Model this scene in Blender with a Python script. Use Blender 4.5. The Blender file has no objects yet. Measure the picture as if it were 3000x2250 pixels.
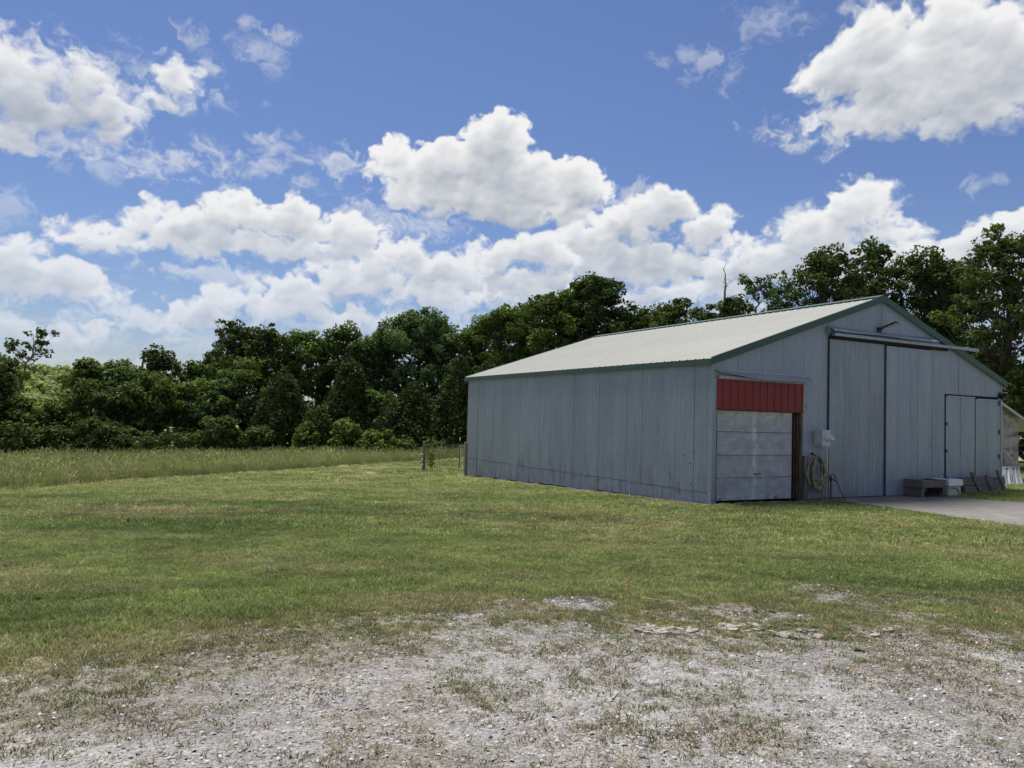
import bpy, math, random
import numpy as np
from mathutils import Vector, Matrix

# ------------------------------------------------------------------ camera, sky, sun, exposure
PITCH, ROLL, FPX, EYE = 0.0435, 0.0282, 2217.7, 2.0323
scene = bpy.context.scene
COL = scene.collection
cam_data = bpy.data.cameras.new('camera')
cam_data.sensor_width = 36.0
cam_data.lens = 36.0 * FPX / 3000.0
cam_data.clip_start = 0.05
cam_data.clip_end = 6000
cam = bpy.data.objects.new('camera', cam_data)
COL.objects.link(cam)
cam.matrix_world = Matrix.Translation((0, 0, EYE)) @ Matrix.Rotation(math.pi/2 + PITCH, 4, 'X') @ Matrix.Rotation(ROLL, 4, 'Z')
scene.camera = cam

SUN_EL, SUN_AZ = math.radians(68), math.radians(-30)      # azimuth clockwise from +Y
SUN_STRENGTH, SKY_STRENGTH, CLOUD_GAIN, EXPOSURE = 3.6, 0.115, 4.3, 0.85
SKY_TINT = (.325, .340, .440, 1)                          # the deep blue of the photograph's clear sky
scene.view_settings.view_transform = 'Standard'
scene.view_settings.look = 'None'
scene.view_settings.gamma = 1.0
scene.view_settings.use_curve_mapping = False
scene.view_settings.exposure = EXPOSURE
sun_data = bpy.data.lights.new('sun', 'SUN')
sun_data.energy = SUN_STRENGTH
sun_data.angle = math.radians(26)
sun_data.color = (1.0, 0.96, 0.90)
sun = bpy.data.objects.new('sun', sun_data)
COL.objects.link(sun)
sdir = Vector((math.sin(SUN_AZ)*math.cos(SUN_EL), math.cos(SUN_AZ)*math.cos(SUN_EL), math.sin(SUN_EL)))
sun.rotation_euler = sdir.to_track_quat('Z', 'Y').to_euler()

def ray(px, py):
    rx, ry = (px-1500)/FPX, (py-1125)/FPX
    cr, sr = math.cos(ROLL), math.sin(ROLL)
    ix, iy = rx*cr+ry*sr, -rx*sr+ry*cr
    cp, sp = math.cos(PITCH), math.sin(PITCH)
    return np.array([ix, cp+iy*sp, sp-iy*cp])
def azel(px, py):
    d = ray(px, py)
    return math.degrees(math.atan2(d[0], d[1])), math.degrees(math.atan2(d[2], math.hypot(d[0], d[1])))

# ---- noise in numpy
def _hash(ix, iy, seed):
    h = (ix.astype(np.int64)*374761393 + iy.astype(np.int64)*668265263 + seed*1442695041) & 0xffffffff
    h = ((h ^ (h >> 13))*1274126177) & 0xffffffff
    h = (h ^ (h >> 16))
    return (h & 0xffffff).astype(np.float32)/float(0xffffff)
def vnoise(x, y, seed=0):
    x = np.asarray(x, dtype=np.float64); y = np.asarray(y, dtype=np.float64)
    ix, iy = np.floor(x), np.floor(y)
    fx, fy = (x-ix), (y-iy)
    fx = fx*fx*fx*(fx*(fx*6-15)+10); fy = fy*fy*fy*(fy*(fy*6-15)+10)
    a, b = _hash(ix, iy, seed), _hash(ix+1, iy, seed)
    c, d = _hash(ix, iy+1, seed), _hash(ix+1, iy+1, seed)
    return (a+(b-a)*fx)*(1-fy)+(c+(d-c)*fx)*fy
def fbm(x, y, octaves=5, seed=0, gain=0.5, lac=2.03):
    s = 0; amp = 1; tot = 0
    for o in range(octaves):
        s = s + amp*vnoise(x, y, seed+o*17); tot += amp
        x, y = (x*0.8-y*0.6)*lac+13.1, (x*0.6+y*0.8)*lac+7.7
        amp *= gain
    return s/tot
def billow(x, y, octaves=5, seed=0, gain=0.55):
    s = 0; amp = 1; tot = 0
    for o in range(octaves):
        n = vnoise(x, y, seed+o*31)*2-1
        s = s + amp*(1-np.sqrt(n*n+0.004)*1.35); tot += amp
        x, y = (x*0.8-y*0.6)*2.07+3.1, (x*0.6+y*0.8)*2.07+9.7
        amp *= gain
    return s/tot
def ss(a, b, x):
    t = np.clip((np.asarray(x, dtype=float)-a)/(b-a), 0, 1)
    return t*t*(3-2*t)

# ---- clouds: each cumulus is a cluster of soft lobes placed on the sky (azimuth, elevation in degrees), back to front
CLOUDS = [  # (softness, opacity, lobes px, py, rx, ry)
 (1.15, .92, [(60,235,150,85),(215,225,135,72),(120,330,180,80),(300,325,140,72),(300,405,95,46),(505,232,48,78),(460,292,120,42),(565,258,95,24),(30,390,80,50)]),
 (.5, .85, [(350,925,110,42),(440,965,90,36),(300,960,100,30)]),
 (.4, .80, [(60,960,140,30),(180,985,120,22)]),
 (.2, 1.0, [(2920,705,100,62),(3040,725,130,95),(2900,790,160,90),(3050,850,150,90)]),
 (.32, 1.0, [(2500,620,120,78),(2600,685,85,62),(2380,680,115,68),(2250,740,115,62),(2130,790,105,60),(2420,780,280,88),(2060,860,190,44),(2620,780,110,90)]),
 (.32, 1.0, [(1950,628,112,82),(2060,675,88,62),(1820,672,130,80),(1700,735,150,84),(1850,780,240,80),(1760,880,200,34)]),
 (.32, 1.0, [(1440,765,105,62),(1560,745,130,70),(1500,850,280,58),(1380,830,120,60)]),
 (.2, 1.0, [(1180,765,150,62),(1290,792,120,70),(1050,822,150,62),(860,862,130,52),(690,885,130,46),(560,925,80,36),(900,925,260,34),(1250,868,170,40)]),
 (.2, 1.0, [(40,775,105,78),(180,830,110,62),(260,862,70,34),(60,850,140,32),(-90,790,120,80)]),
 (.2, 1.0, [(330,705,125,30),(520,672,150,55),(705,640,130,74),(860,652,120,56),(975,682,135,62),(720,725,330,40),(960,730,190,36)]),
 (.1, 1.0, [(1452,425,112,92),(1205,495,120,72),(1335,505,170,90),(1520,545,150,90),(1675,560,112,82),(1320,585,230,52),(1560,622,230,48)]),
 (.45, 1.0, [(2560,130,122,86),(2470,225,115,92),(2785,100,110,92),(2925,130,140,108),(2680,220,170,120),(2860,260,190,120),(2620,335,200,72),(2860,350,170,62),(3060,200,150,150)]),
]
WISP = [ # px, py, rx, ry, opacity
 (150,180,220,60,.55),(420,190,130,60,.5),(240,430,200,50,.5),
 (700,1010,900,40,.45),(2100,930,900,50,.5),(200,1060,700,40,.4),(1500,1010,900,45,.45),
 (565,115,60,28,.45),(715,82,28,22,.5),(825,108,60,22,.5),(750,140,70,30,.4),(800,185,34,50,.4),(612,190,40,50,.5),(660,300,50,28,.4),
 (500,480,170,50,.6),(620,440,80,34,.55),(320,490,60,30,.35),
 (820,425,80,34,.55),(925,468,110,36,.65),(790,488,60,24,.5),(880,545,40,24,.4),(660,560,50,40,.4),
 (2380,395,130,48,.85),(2900,525,70,22,.4),(2080,180,90,46,.38),(2150,228,40,40,.4),(2010,160,60,30,.35),(2250,60,120,50,.3),(2600,10,120,30,.4),
 (1110,640,160,50,.6),(1240,660,140,40,.6),(1850,590,80,50,.5),(1000,960,600,45,.6),(300,1010,400,34,.4),(1900,930,700,60,.7),(150,940,200,24,.5),
 (2700,960,400,80,.7),(520,790,120,30,.6),(700,815,160,30,.6),(0,600,60,50,.4),(20,690,60,20,.5),
]
HOLE = [(215,378,80,32,.9),(1995,752,60,18,.7),(330,205,70,28,.6),(400,255,60,40,.8),(1530,705,60,20,.4)]
DEG = math.degrees(1/FPX)
clouds, wisp, hole = [], [], []
for soft, op, lobes in CLOUDS:
    L_ = []
    for px, py, rx, ry in lobes: a, e = azel(px, py); L_.append((a, e, rx*DEG*.93, ry*DEG*.90))
    clouds.append((soft, op, L_))
for px, py, rx, ry, o in WISP: a, e = azel(px, py); wisp.append((a, e, rx*DEG, ry*DEG, o))
for px, py, rx, ry, o in HOLE: a, e = azel(px, py); hole.append((a, e, rx*DEG, ry*DEG, o))
rs = random.Random(5)
for k in range(110):                                    # the same kind of sky goes on outside the frame
    e = rs.uniform(2, 80); a = rs.uniform(-180, 180)
    if abs(a) < 50 and e < 44: continue
    w = rs.uniform(4, 9)*(.6+e/60)
    clouds.append((.2, 1.0, [(a+rs.uniform(-w, w)*.9, e+rs.uniform(-.15, .2)*w, w*rs.uniform(.35, .6), w*rs.uniform(.2, .34)) for q in range(6)]))

def worley(x, y, seed=0):
    ix, iy = np.floor(x), np.floor(y); best = np.full(x.shape, 9.0)
    for ox in (-1, 0, 1):
        for oy in (-1, 0, 1):
            cx, cy = ix+ox, iy+oy
            d = (cx+_hash(cx, cy, seed)-x)**2+(cy+_hash(cx, cy, seed+57)-y)**2
            best = np.minimum(best, d)
    return 1-np.clip(best, 0, 1)                          # rounded domes
def puffs(x, y, octaves, seed, gain=.5):
    s = 0; amp = 1; tot = 0
    for o in range(octaves):
        s = s+amp*worley(x, y, seed+o*13); tot += amp; amp *= gain
        x, y = (x*.8-y*.6)*2.1+5.3, (x*.6+y*.8)*2.1+1.9
    return s/tot
def blur(a, n):
    for ax in (0, 1):
        for _ in range(2):
            k = np.pad(a, [(n, n) if i == ax else (0, 0) for i in (0, 1)], mode='edge'); c = np.cumsum(k, ax)
            z = np.zeros_like(np.take(c, [0], ax)); c = np.concatenate([z, c], ax)
            m = a.shape[ax]; a = (np.take(c, range(2*n+1, 2*n+1+m), ax)-np.take(c, range(0, m), ax))/(2*n+1)
    return a
def cloud_buffer(a0, a1, e0, e1, res):
    w, h = int((a1-a0)*res), int((e1-e0)*res)
    A, E = np.meshgrid(a0+(np.arange(w)+.5)/res, e0+(np.arange(h)+.5)/res)
    wx = (fbm(A*0.30, E*0.42, 3, 3)-.5)*1.5 + (fbm(A*0.9, E*1.1, 4, 5)-.5)*1.5
    wy = (fbm(A*0.30+50, E*0.42, 3, 7)-.5)*1.0 + (fbm(A*0.9+9, E*1.1, 4, 9)-.5)*1.3
    X, Y = A+wx, E+wy
    B1 = puffs(A*.50+wx*.35, E*.62+wy*.35, 4, 11, .50)
    B2 = puffs(A*2.1+wx*.8, E*2.4+wy*.8, 3, 41, .55)
    big = fbm(A*.35+wx*.3, E*.5+wy*.3, 5, 61)
    n1 = fbm(A*0.50+wx*1.0, E*0.75+wy*1.0, 7, 91, gain=.60)
    n2 = fbm(A*1.3+wx*1.6, E*1.7+wy*1.6, 6, 95, gain=.66)
    torn = (n1-.5)*1.5+(n2-.5)*1.2
    white = np.array([1.0, 1.0, 1.0]); shadow = np.array([.385, .44, .53]); far = np.array([.64, .73, .88])
    hz = ss(17, 0, E)[..., None]
    col = np.zeros((h, w, 3)); al = np.zeros((h, w))
    # thin torn cloud first, the lumpy clouds in front of it
    Wd = np.zeros((h, w))
    for a, e, rx, ry, o in wisp:
        sub = np.abs(A[0]-a) < rx*2.2+3
        if not sub.any(): continue
        r = np.sqrt(((A[:, sub]+wx[:, sub]*.6-a)/(rx*1.05))**2+((E[:, sub]+wy[:, sub]*.6-e)/(ry*1.1))**2)
        Wd[:, sub] = np.maximum(Wd[:, sub], o*ss(1.15, -.15, r-torn[:, sub]*1.5))
    for a, e, rx, ry, o in hole:
        sub = np.abs(A[0]-a) < rx*2+3
        if sub.any(): Wd[:, sub] *= 1-o*np.exp(-(((X[:, sub]-a)/rx)**2+((Y[:, sub]-e)/ry)**2)*1.2)
    Wb = blur(Wd, max(1, int(res*.35))); gy, _ = np.gradient(Wb)
    lw = np.clip(.86-.30*Wb+(big-.5)*.5-gy*res*.22+.06*Wd, .35, 1)[..., None]
    col[:] = shadow*(1-lw)+white*lw; al = Wd.copy()
    for soft, op, lobes in clouds:
        lo = min(l[0]-l[2]*1.7 for l in lobes)-1.5; hi = max(l[0]+l[2]*1.7 for l in lobes)+1.5
        bo = min(l[1]-l[3]*1.7 for l in lobes)-1.5; tp = max(l[1]+l[3]*1.7 for l in lobes)+1.5
        i0, i1 = max(0, int((lo-a0)*res)), min(w, int((hi-a0)*res)); j0, j1 = max(0, int((bo-e0)*res)), min(h, int((tp-e0)*res))
        if i1-i0 < 3 or j1-j0 < 3: continue
        S = (slice(j0, j1), slice(i0, i1)); x, y = X[S], Y[S]; b, b2, bg_ = B1[S], B2[S], big[S]
        F = np.full(x.shape, -3.0); U = np.zeros(x.shape)
        for a, e, rx, ry in lobes:
            xs_ = x-a; ys_ = y-e; yy = np.where(ys_ < 0, ys_*1.25, ys_)
            f = (1-np.sqrt((xs_/rx)**2+(yy/ry)**2))*min(rx, ry)/2.2
            rx_ = 0; k = 0.14; hh = np.clip(0.5+0.5*(f-F)/k, 0, 1); F = F*(1-hh)+f*hh+k*hh*(1-hh); U = U*(1-hh)+(ys_/ry)*hh
        D = F+(b-.60)*.75+(b2-.6)*.12
        base = np.clip(ss(.1, -.9, U), 0, 1)
        sf = np.clip(soft+base*.55+.35*ss(.5, .75, bg_), 0, 1)
        D2 = D+sf*torn[S]*.50
        ac = ss(-.03, .07+.60*sf, D2)*op
        dens = np.clip(D+.05, 0, .8)*ac*(.5+.8*b)
        T = np.zeros_like(dens); acc = np.zeros(x.shape[1]); dec = math.exp(-1/(res*1.6))
        for r in range(x.shape[0]-1, -1, -1):
            acc = acc*dec+dens[r]/res; T[r] = acc
        T = blur(T, max(1, int(res*.16)))
        hgt = blur(np.clip(D+.1, 0, 1.0)**.6*.7+b*1.3+bg_*1.2, max(1, int(res*.13)))+blur(b2, 1)*.10
        gy, gx = np.gradient(hgt); slope = np.clip(-gy*res*.85+gx*res*.30, -1.2, 1.2)
        size = max(l[3] for l in lobes)/2.0
        L = np.exp(-1.38*T/size**.5)*.92+.19+slope*.11+(bg_-.5)*.40+(b-.62)*.16
        L = np.clip((L-.12)/.80, 0, 1)[..., None]
        c = shadow*(1-L)+white*L
        o_ = ac[..., None]; col[S] = (col[S]*al[S][..., None]*(1-o_)+c*o_)/np.maximum(al[S][..., None]*(1-o_)+o_, 1e-4)
        al[S] = al[S]*(1-ac)+ac
    col = col*(1-.45*hz)+far*.45*hz
    al = al*(1-.22*hz[..., 0])
    buf = np.empty((h, w, 4), dtype=np.float32); buf[..., :3] = col; buf[..., 3] = np.clip(al, 0, 1)
    return buf
def cloud_image(name, a0, a1, e0, e1, res):
    buf = cloud_buffer(a0, a1, e0, e1, res); h, w = buf.shape[:2]
    im = bpy.data.images.new(name, w, h, alpha=True, float_buffer=True)
    im.colorspace_settings.name = 'Non-Color'
    im.alpha_mode = 'CHANNEL_PACKED'
    im.pixels.foreach_set(buf.ravel())
    im.update(); im.pack()
    return im

world = bpy.data.worlds.new('World'); scene.world = world; world.use_nodes = True
nt = world.node_tree; nt.nodes.clear(); N = nt.nodes.new; Lk = nt.links.new
def wmath(op, *ins):
    n = N('ShaderNodeMath'); n.operation = op
    for i, v in enumerate(ins):
        if isinstance(v, (int, float)): n.inputs[i].default_value = v
        else: Lk(v, n.inputs[i])
    return n.outputs[0]
out = N('ShaderNodeOutputWorld'); bg = N('ShaderNodeBackground'); Lk(bg.outputs[0], out.inputs[0])
bg.inputs[1].default_value = SKY_STRENGTH
sky = N('ShaderNodeTexSky'); sky.sky_type = 'NISHITA'; sky.sun_disc = False
sky.sun_elevation = SUN_EL; sky.sun_rotation = SUN_AZ; sky.air_density = 1.25; sky.dust_density = 0.35; sky.ozone_density = 3.0; sky.altitude = 300
tc = N('ShaderNodeTexCoord'); sep = N('ShaderNodeSeparateXYZ'); Lk(tc.outputs['Generated'], sep.inputs[0])
X_, Y_, Z_ = sep.outputs
az = wmath('ARCTAN2', X_, Y_)
hyp = wmath('SQRT', wmath('ADD', wmath('MULTIPLY', X_, X_), wmath('MULTIPLY', Y_, Y_)))
el = wmath('ARCTAN2', Z_, hyp)
azd = wmath('MULTIPLY', az, 180/math.pi); eld = wmath('MULTIPLY', el, 180/math.pi)
def sky_tex(im, a0, a1, e0, e1):
    cx = N('ShaderNodeCombineXYZ')
    Lk(wmath('DIVIDE', wmath('SUBTRACT', azd, a0), a1-a0), cx.inputs[0]); Lk(wmath('DIVIDE', wmath('SUBTRACT', eld, e0), e1-e0), cx.inputs[1])
    t = N('ShaderNodeTexImage'); t.image = im; t.interpolation = 'Cubic'; t.extension = 'EXTEND'; Lk(cx.outputs[0], t.inputs[0]); return t
tA = sky_tex(cloud_image('clouds_ahead', -46, 46, -1, 44, 17), -46, 46, -1, 44)
tB = sky_tex(cloud_image('clouds_all_round', -180, 180, -1, 90, 3), -180, 180, -1, 90)
edge = wmath('MULTIPLY', wmath('LESS_THAN', wmath('ABSOLUTE', azd), 44.0), wmath('LESS_THAN', eld, 42.0))
mixc = N('ShaderNodeMix'); mixc.data_type = 'RGBA'; Lk(edge, mixc.inputs[0]); Lk(tB.outputs[0], mixc.inputs[6]); Lk(tA.outputs[0], mixc.inputs[7])
mixa = N('ShaderNodeMix'); Lk(edge, mixa.inputs[0]); Lk(tB.outputs[1], mixa.inputs[2]); Lk(tA.outputs[1], mixa.inputs[3])
gain = N('ShaderNodeVectorMath'); gain.operation = 'SCALE'; Lk(mixc.outputs[2], gain.inputs[0]); gain.inputs[3].default_value = CLOUD_GAIN
deep = N('ShaderNodeMix'); deep.data_type = 'RGBA'; deep.blend_type = 'MULTIPLY'; deep.inputs[0].default_value = 1; Lk(sky.outputs[0], deep.inputs[6]); deep.inputs[7].default_value = SKY_TINT
fin = N('ShaderNodeMix'); fin.data_type = 'RGBA'; Lk(mixa.outputs[0], fin.inputs[0]); Lk(deep.outputs[2], fin.inputs[6]); Lk(gain.outputs[0], fin.inputs[7])
Lk(fin.outputs[2], bg.inputs[0])
world.cycles.sampling_method = 'MANUAL'; world.cycles.sample_map_resolution = 512

# ------------------------------------------------------------------ barn frame of reference and terrain height
BX, BY, BYAW = 5.0736, 19.0983, 0.4939
BC, BS = math.cos(BYAW), math.sin(BYAW)
W_, L_, M_, EAVE, RIDGE = 12.63, 14.44, 6.5, 3.60, 5.77
def bw(u, v, z=0.0): return np.array([BX+u*BC-v*BS, BY+u*BS+v*BC, z])
def to_uv(x, y): return (x-BX)*BC+(y-BY)*BS, -(x-BX)*BS+(y-BY)*BC
def height(x, y):
    x = np.asarray(x, dtype=float); y = np.asarray(y, dtype=float)
    u, w = to_uv(x, y)
    z = 0.35*(1-ss(3, 14.5, np.hypot(x*0.6, np.maximum(y, 0))))
    z = z - 0.031*np.clip(w, 0, 16) - 0.012*np.clip(w-16, 0, 60) - 0.026*np.clip(-(x+2), 0, 60)*ss(5, 34, y)
    z = z + 0.40*ss(4, 10, u)*ss(1, 14, w)*ss(0, 4, w)
    z = z + 0.09*ss(9.7, 11.5, u)*ss(-6, -1, w)*(1-ss(14, 24, w)*0)
    return z
def G(px, py):
    d = ray(px, py); z = 0.0
    for _ in range(40):
        t = (z-EYE)/d[2]; z = 0.5*z+0.5*float(height(d[0]*t, d[1]*t))
    return float(d[0]*t), float(d[1]*t), z
def at_depth(px, py, y):                                   # world point on the sight line at world depth y
    d = ray(px, py); t = y/d[1]; return d[0]*t, y, EYE+d[2]*t
def on_front(px, py, v=0.0):
    d = ray(px, py); n = np.array([-BS, BC, 0]); O = np.array([BX, BY, -EYE])
    t = (n@O+v)/(n@d); p = d*t-O
    return float(p@np.array([BC, BS, 0])), float(p[2])

# ------------------------------------------------------------------ mesh and object helpers
def mesh_np(name, V, loops, sizes, mat=None, smooth=False, attrs=None):
    me = bpy.data.meshes.new(name)
    V = np.asarray(V, dtype=np.float32).reshape(-1, 3); loops = np.asarray(loops, dtype=np.int32).ravel()
    sizes = np.asarray(sizes, dtype=np.int32)
    me.vertices.add(len(V)); me.vertices.foreach_set('co', V.ravel())
    me.loops.add(len(loops)); me.loops.foreach_set('vertex_index', loops)
    me.polygons.add(len(sizes)); starts = np.zeros(len(sizes), dtype=np.int32); starts[1:] = np.cumsum(sizes)[:-1]
    me.polygons.foreach_set('loop_start', starts)
    if smooth: me.polygons.foreach_set('use_smooth', np.ones(len(sizes), dtype=bool))
    me.update(calc_edges=True)
    if attrs:
        for k, (typ, dom, data) in attrs.items():
            a = me.attributes.new(k, typ, dom)
            a.data.foreach_set('color' if 'COLOR' in typ else ('vector' if typ == 'FLOAT_VECTOR' else 'value'), np.asarray(data).ravel())
    if mat: me.materials.append(mat)
    return me
class MB:
    def __init__(s): s.v = []; s.f = []
    def quad(s, *p):
        i = len(s.v); s.v += [tuple(q) for q in p]; s.f.append(tuple(range(i, i+len(p)))); return s
    def box(s, x0, x1, y0, y1, z0, z1, M=None):
        i = len(s.v)
        P = [(x0,y0,z0),(x1,y0,z0),(x1,y1,z0),(x0,y1,z0),(x0,y0,z1),(x1,y0,z1),(x1,y1,z1),(x0,y1,z1)]
        if M is not None: P = [tuple(M @ Vector(p)) for p in P]
        s.v += P
        s.f += [tuple(i+k for k in f) for f in ((0,3,2,1),(4,5,6,7),(0,1,5,4),(1,2,6,5),(2,3,7,6),(3,0,4,7))]
        return s
    def tube(s, pts, r, sides=6, cap=True):
        pts = [Vector(p) for p in pts]; n = len(pts)
        if not hasattr(r, '__len__'): r = [r]*n
        i0 = len(s.v); ref = None
        for k, p in enumerate(pts):
            t = (pts[min(k+1, n-1)]-pts[max(k-1, 0)]).normalized()
            if ref is None: ref = t.orthogonal().normalized()
            ref = (ref-t*ref.dot(t)).normalized(); b = t.cross(ref)
            for j in range(sides):
                a = 2*math.pi*j/sides
                s.v.append(tuple(p+(ref*math.cos(a)+b*math.sin(a))*r[k]))
        for k in range(n-1):
            for j in range(sides):
                a, b2 = i0+k*sides+j, i0+k*sides+(j+1) % sides
                s.f.append((a, b2, b2+sides, a+sides))
        if cap:
            s.f.append(tuple(i0+j for j in range(sides))[::-1]); s.f.append(tuple(i0+(n-1)*sides+j for j in range(sides)))
        return s
    def lathe(s, prof, sides=20, M=None):
        i0 = len(s.v)
        for r, z in prof:
            for j in range(sides):
                a = 2*math.pi*j/sides; p = Vector((r*math.cos(a), r*math.sin(a), z))
                s.v.append(tuple(M @ p if M is not None else p))
        for k in range(len(prof)-1):
            for j in range(sides):
                a, b2 = i0+k*sides+j, i0+k*sides+(j+1) % sides
                s.f.append((a, b2, b2+sides, a+sides))
        s.f.append(tuple(i0+j for j in range(sides))[::-1]); s.f.append(tuple(i0+(len(prof)-1)*sides+j for j in range(sides)))
        return s
    def prism(s, poly, d0, d1, fn):                       # poly in 2D, fn(a,b,d)->point
        n = len(poly); i = len(s.v)
        s.v += [tuple(fn(a, b, d0)) for a, b in poly]+[tuple(fn(a, b, d1)) for a, b in poly]
        s.f.append(tuple(range(i, i+n))[::-1]); s.f.append(tuple(range(i+n, i+2*n)))
        for k in range(n): s.f.append((i+k, i+(k+1) % n, i+n+(k+1) % n, i+n+k))
        return s
    def build(s, name, mat, parent=None, smooth=False, bevel=0, label=None, kind=None):
        me = bpy.data.meshes.new(name); me.from_pydata(s.v, [], s.f); me.update()
        me.materials.append(mat)
        if smooth: me.polygons.foreach_set('use_smooth', [True]*len(me.polygons))
        o = bpy.data.objects.new(name, me); COL.objects.link(o)
        if parent: o.parent = parent
        if bevel:
            b = o.modifiers.new('bevel', 'BEVEL'); b.width = bevel; b.segments = 2; b.limit_method = 'ANGLE'
        if label: o['label'] = label
        if kind: o['kind'] = kind
        return o
def link(name, me, parent=None):
    o = bpy.data.objects.new(name, me); COL.objects.link(o)
    if parent: o.parent = parent
    return o
def tag(o, label=None, cat=None, group=None, kind=None):
    if label: o['label'] = label
    if cat: o['category'] = cat
    if group: o['group'] = group
    if kind: o['kind'] = kind
    return o
def thing(name, label, cat, loc=(0, 0, 0), rz=0.0, group=None):
    o = bpy.data.objects.new(name, None); COL.objects.link(o)
    o.location = loc; o.rotation_euler = (0, 0, rz); o.empty_display_size = 0.3
    return tag(o, label, cat, group)

# ------------------------------------------------------------------ materials
def mat(name, base=(.5,.5,.5), rough=.8, metal=0.0, var=0.0, scale=4.0, stretch=(1,1,1), bump=0.0, bscale=40.0,
        second=None, sfac=(.45,.6), sscale=2.0, sstretch=(1,1,1), extra=None, coord='Object', spec=0.4):
    m = bpy.data.materials.new(name); m.use_nodes = True; nt = m.node_tree
    b = nt.nodes['Principled BSDF']; b.inputs['Roughness'].default_value = rough; b.inputs['Metallic'].default_value = metal
    b.inputs['Specular IOR Level'].default_value = spec
    tc = nt.nodes.new('ShaderNodeTexCoord')
    def mapped(st):
        mp = nt.nodes.new('ShaderNodeMapping'); mp.inputs['Scale'].default_value = st; nt.links.new(tc.outputs[coord], mp.inputs[0]); return mp.outputs[0]
    def noise(sc, st, det=5, rgh=.6):
        n = nt.nodes.new('ShaderNodeTexNoise'); n.inputs['Scale'].default_value = sc; n.inputs['Detail'].default_value = det; n.inputs['Roughness'].default_value = rgh
        nt.links.new(mapped(st), n.inputs['Vector']); return n.outputs[0]
    def ramp(v, lo, hi):
        r = nt.nodes.new('ShaderNodeMapRange'); r.inputs[1].default_value = lo; r.inputs[2].default_value = hi; nt.links.new(v, r.inputs[0]); return r.outputs[0]
    def mixc(f, a, c, mode='MIX'):
        x = nt.nodes.new('ShaderNodeMix'); x.data_type = 'RGBA'; x.blend_type = mode
        if isinstance(f, (int, float)): x.inputs[0].default_value = f
        else: nt.links.new(f, x.inputs[0])
        for k, v in ((6, a), (7, c)):
            if isinstance(v, (tuple, list)): x.inputs[k].default_value = (*v, 1)
            else: nt.links.new(v, x.inputs[k])
        return x.outputs[2]
    c = tuple(base)
    if var:
        c = mixc(ramp(noise(scale, stretch), .3, .7), tuple(max(0, q*(1-var)) for q in base), tuple(q*(1+var) for q in base))
    if second: c = mixc(ramp(noise(sscale, sstretch, 8, .65), *sfac), c, tuple(second))
    if extra: c = extra(nt, c, noise, ramp, mixc, tc, b)
    if isinstance(c, tuple): b.inputs['Base Color'].default_value = (*c, 1)
    else: nt.links.new(c, b.inputs['Base Color'])
    if bump:
        bp = nt.nodes.new('ShaderNodeBump'); bp.inputs['Strength'].default_value = bump; bp.inputs['Distance'].default_value = 0.01
        nt.links.new(noise(bscale, stretch, 4), bp.inputs['Height']); nt.links.new(bp.outputs[0], b.inputs['Normal'])
    return m
def gm2(nt, a, b):
    m = nt.nodes.new('ShaderNodeMath'); m.operation = 'MULTIPLY'; nt.links.new(a, m.inputs[0]); nt.links.new(b, m.inputs[1]); return m.outputs[0]
def galv_extra(lo=0.965, hi=1.04, stain=True):
    def f(nt, c, noise, ramp, mixc, tc, b):
        oi = nt.nodes.new('ShaderNodeObjectInfo')
        k = ramp(oi.outputs['Random'], 0, 1)
        r = nt.nodes.new('ShaderNodeMapRange'); r.inputs[3].default_value = lo; r.inputs[4].default_value = hi; nt.links.new(oi.outputs['Random'], r.inputs[0])
        s = nt.nodes.new('ShaderNodeVectorMath'); s.operation = 'SCALE'; nt.links.new(c, s.inputs[0]); nt.links.new(r.outputs[0], s.inputs[3])
        c = s.outputs[0]
        v = nt.nodes.new('ShaderNodeTexVoronoi'); v.inputs['Scale'].default_value = 46; nt.links.new(tc.outputs['Object'], v.inputs['Vector'])
        sp = nt.nodes.new('ShaderNodeSeparateColor'); nt.links.new(v.outputs['Color'], sp.inputs[0])
        r2 = nt.nodes.new('ShaderNodeMapRange'); r2.inputs[3].default_value = .87; r2.inputs[4].default_value = 1.13; nt.links.new(sp.outputs[0], r2.inputs[0])
        s2 = nt.nodes.new('ShaderNodeVectorMath'); s2.operation = 'SCALE'; nt.links.new(c, s2.inputs[0]); nt.links.new(r2.outputs[0], s2.inputs[3])
        c = s2.outputs[0]
        # chalky drips running down
        c = mixc(ramp(noise(2.3, (9, 9, .35), 6, .7), .54, .74), c, (.38, .42, .46))
        c = mixc(ramp(noise(1.7, (6, 6, .22), 6, .7), .56, .80), c, (.19, .215, .235))
        if stain:
            sx = nt.nodes.new('ShaderNodeSeparateXYZ'); nt.links.new(tc.outputs['Object'], sx.inputs[0])
            low = nt.nodes.new('ShaderNodeMapRange'); low.inputs[1].default_value = 1.3; low.inputs[2].default_value = -.35; nt.links.new(sx.outputs[2], low.inputs[0])
            mm = nt.nodes.new('ShaderNodeMath'); mm.operation = 'MULTIPLY'; nt.links.new(low.outputs[0], mm.inputs[0]); nt.links.new(ramp(noise(1.4, (3, 3, .8), 7, .7), .48, .70), mm.inputs[1])
            c = mixc(mm.outputs[0], c, (.17, .14, .105))
            c = mixc(gm2(nt, ramp(noise(.9, (7, 7, .25), 7, .75), .66, .76), low.outputs[0]), c, (.20, .115, .06))
        return c
    return f
M = {}
M['galv'] = mat('galvanized_steel', (.278,.318,.368), .50, .25, .10, 1.2, (1,1,.3), .12, 60, extra=galv_extra())
M['galv_door'] = mat('galvanized_door_steel', (.245,.277,.315), .50, .22, .10, 1.5, (1,1,.3), .10, 60, extra=galv_extra(.96, 1.05))
M['galv_bright'] = mat('galvanized_flashing', (.31,.34,.375), .38, .45, .08, 3, (1,1,1), .05, 50)
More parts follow.
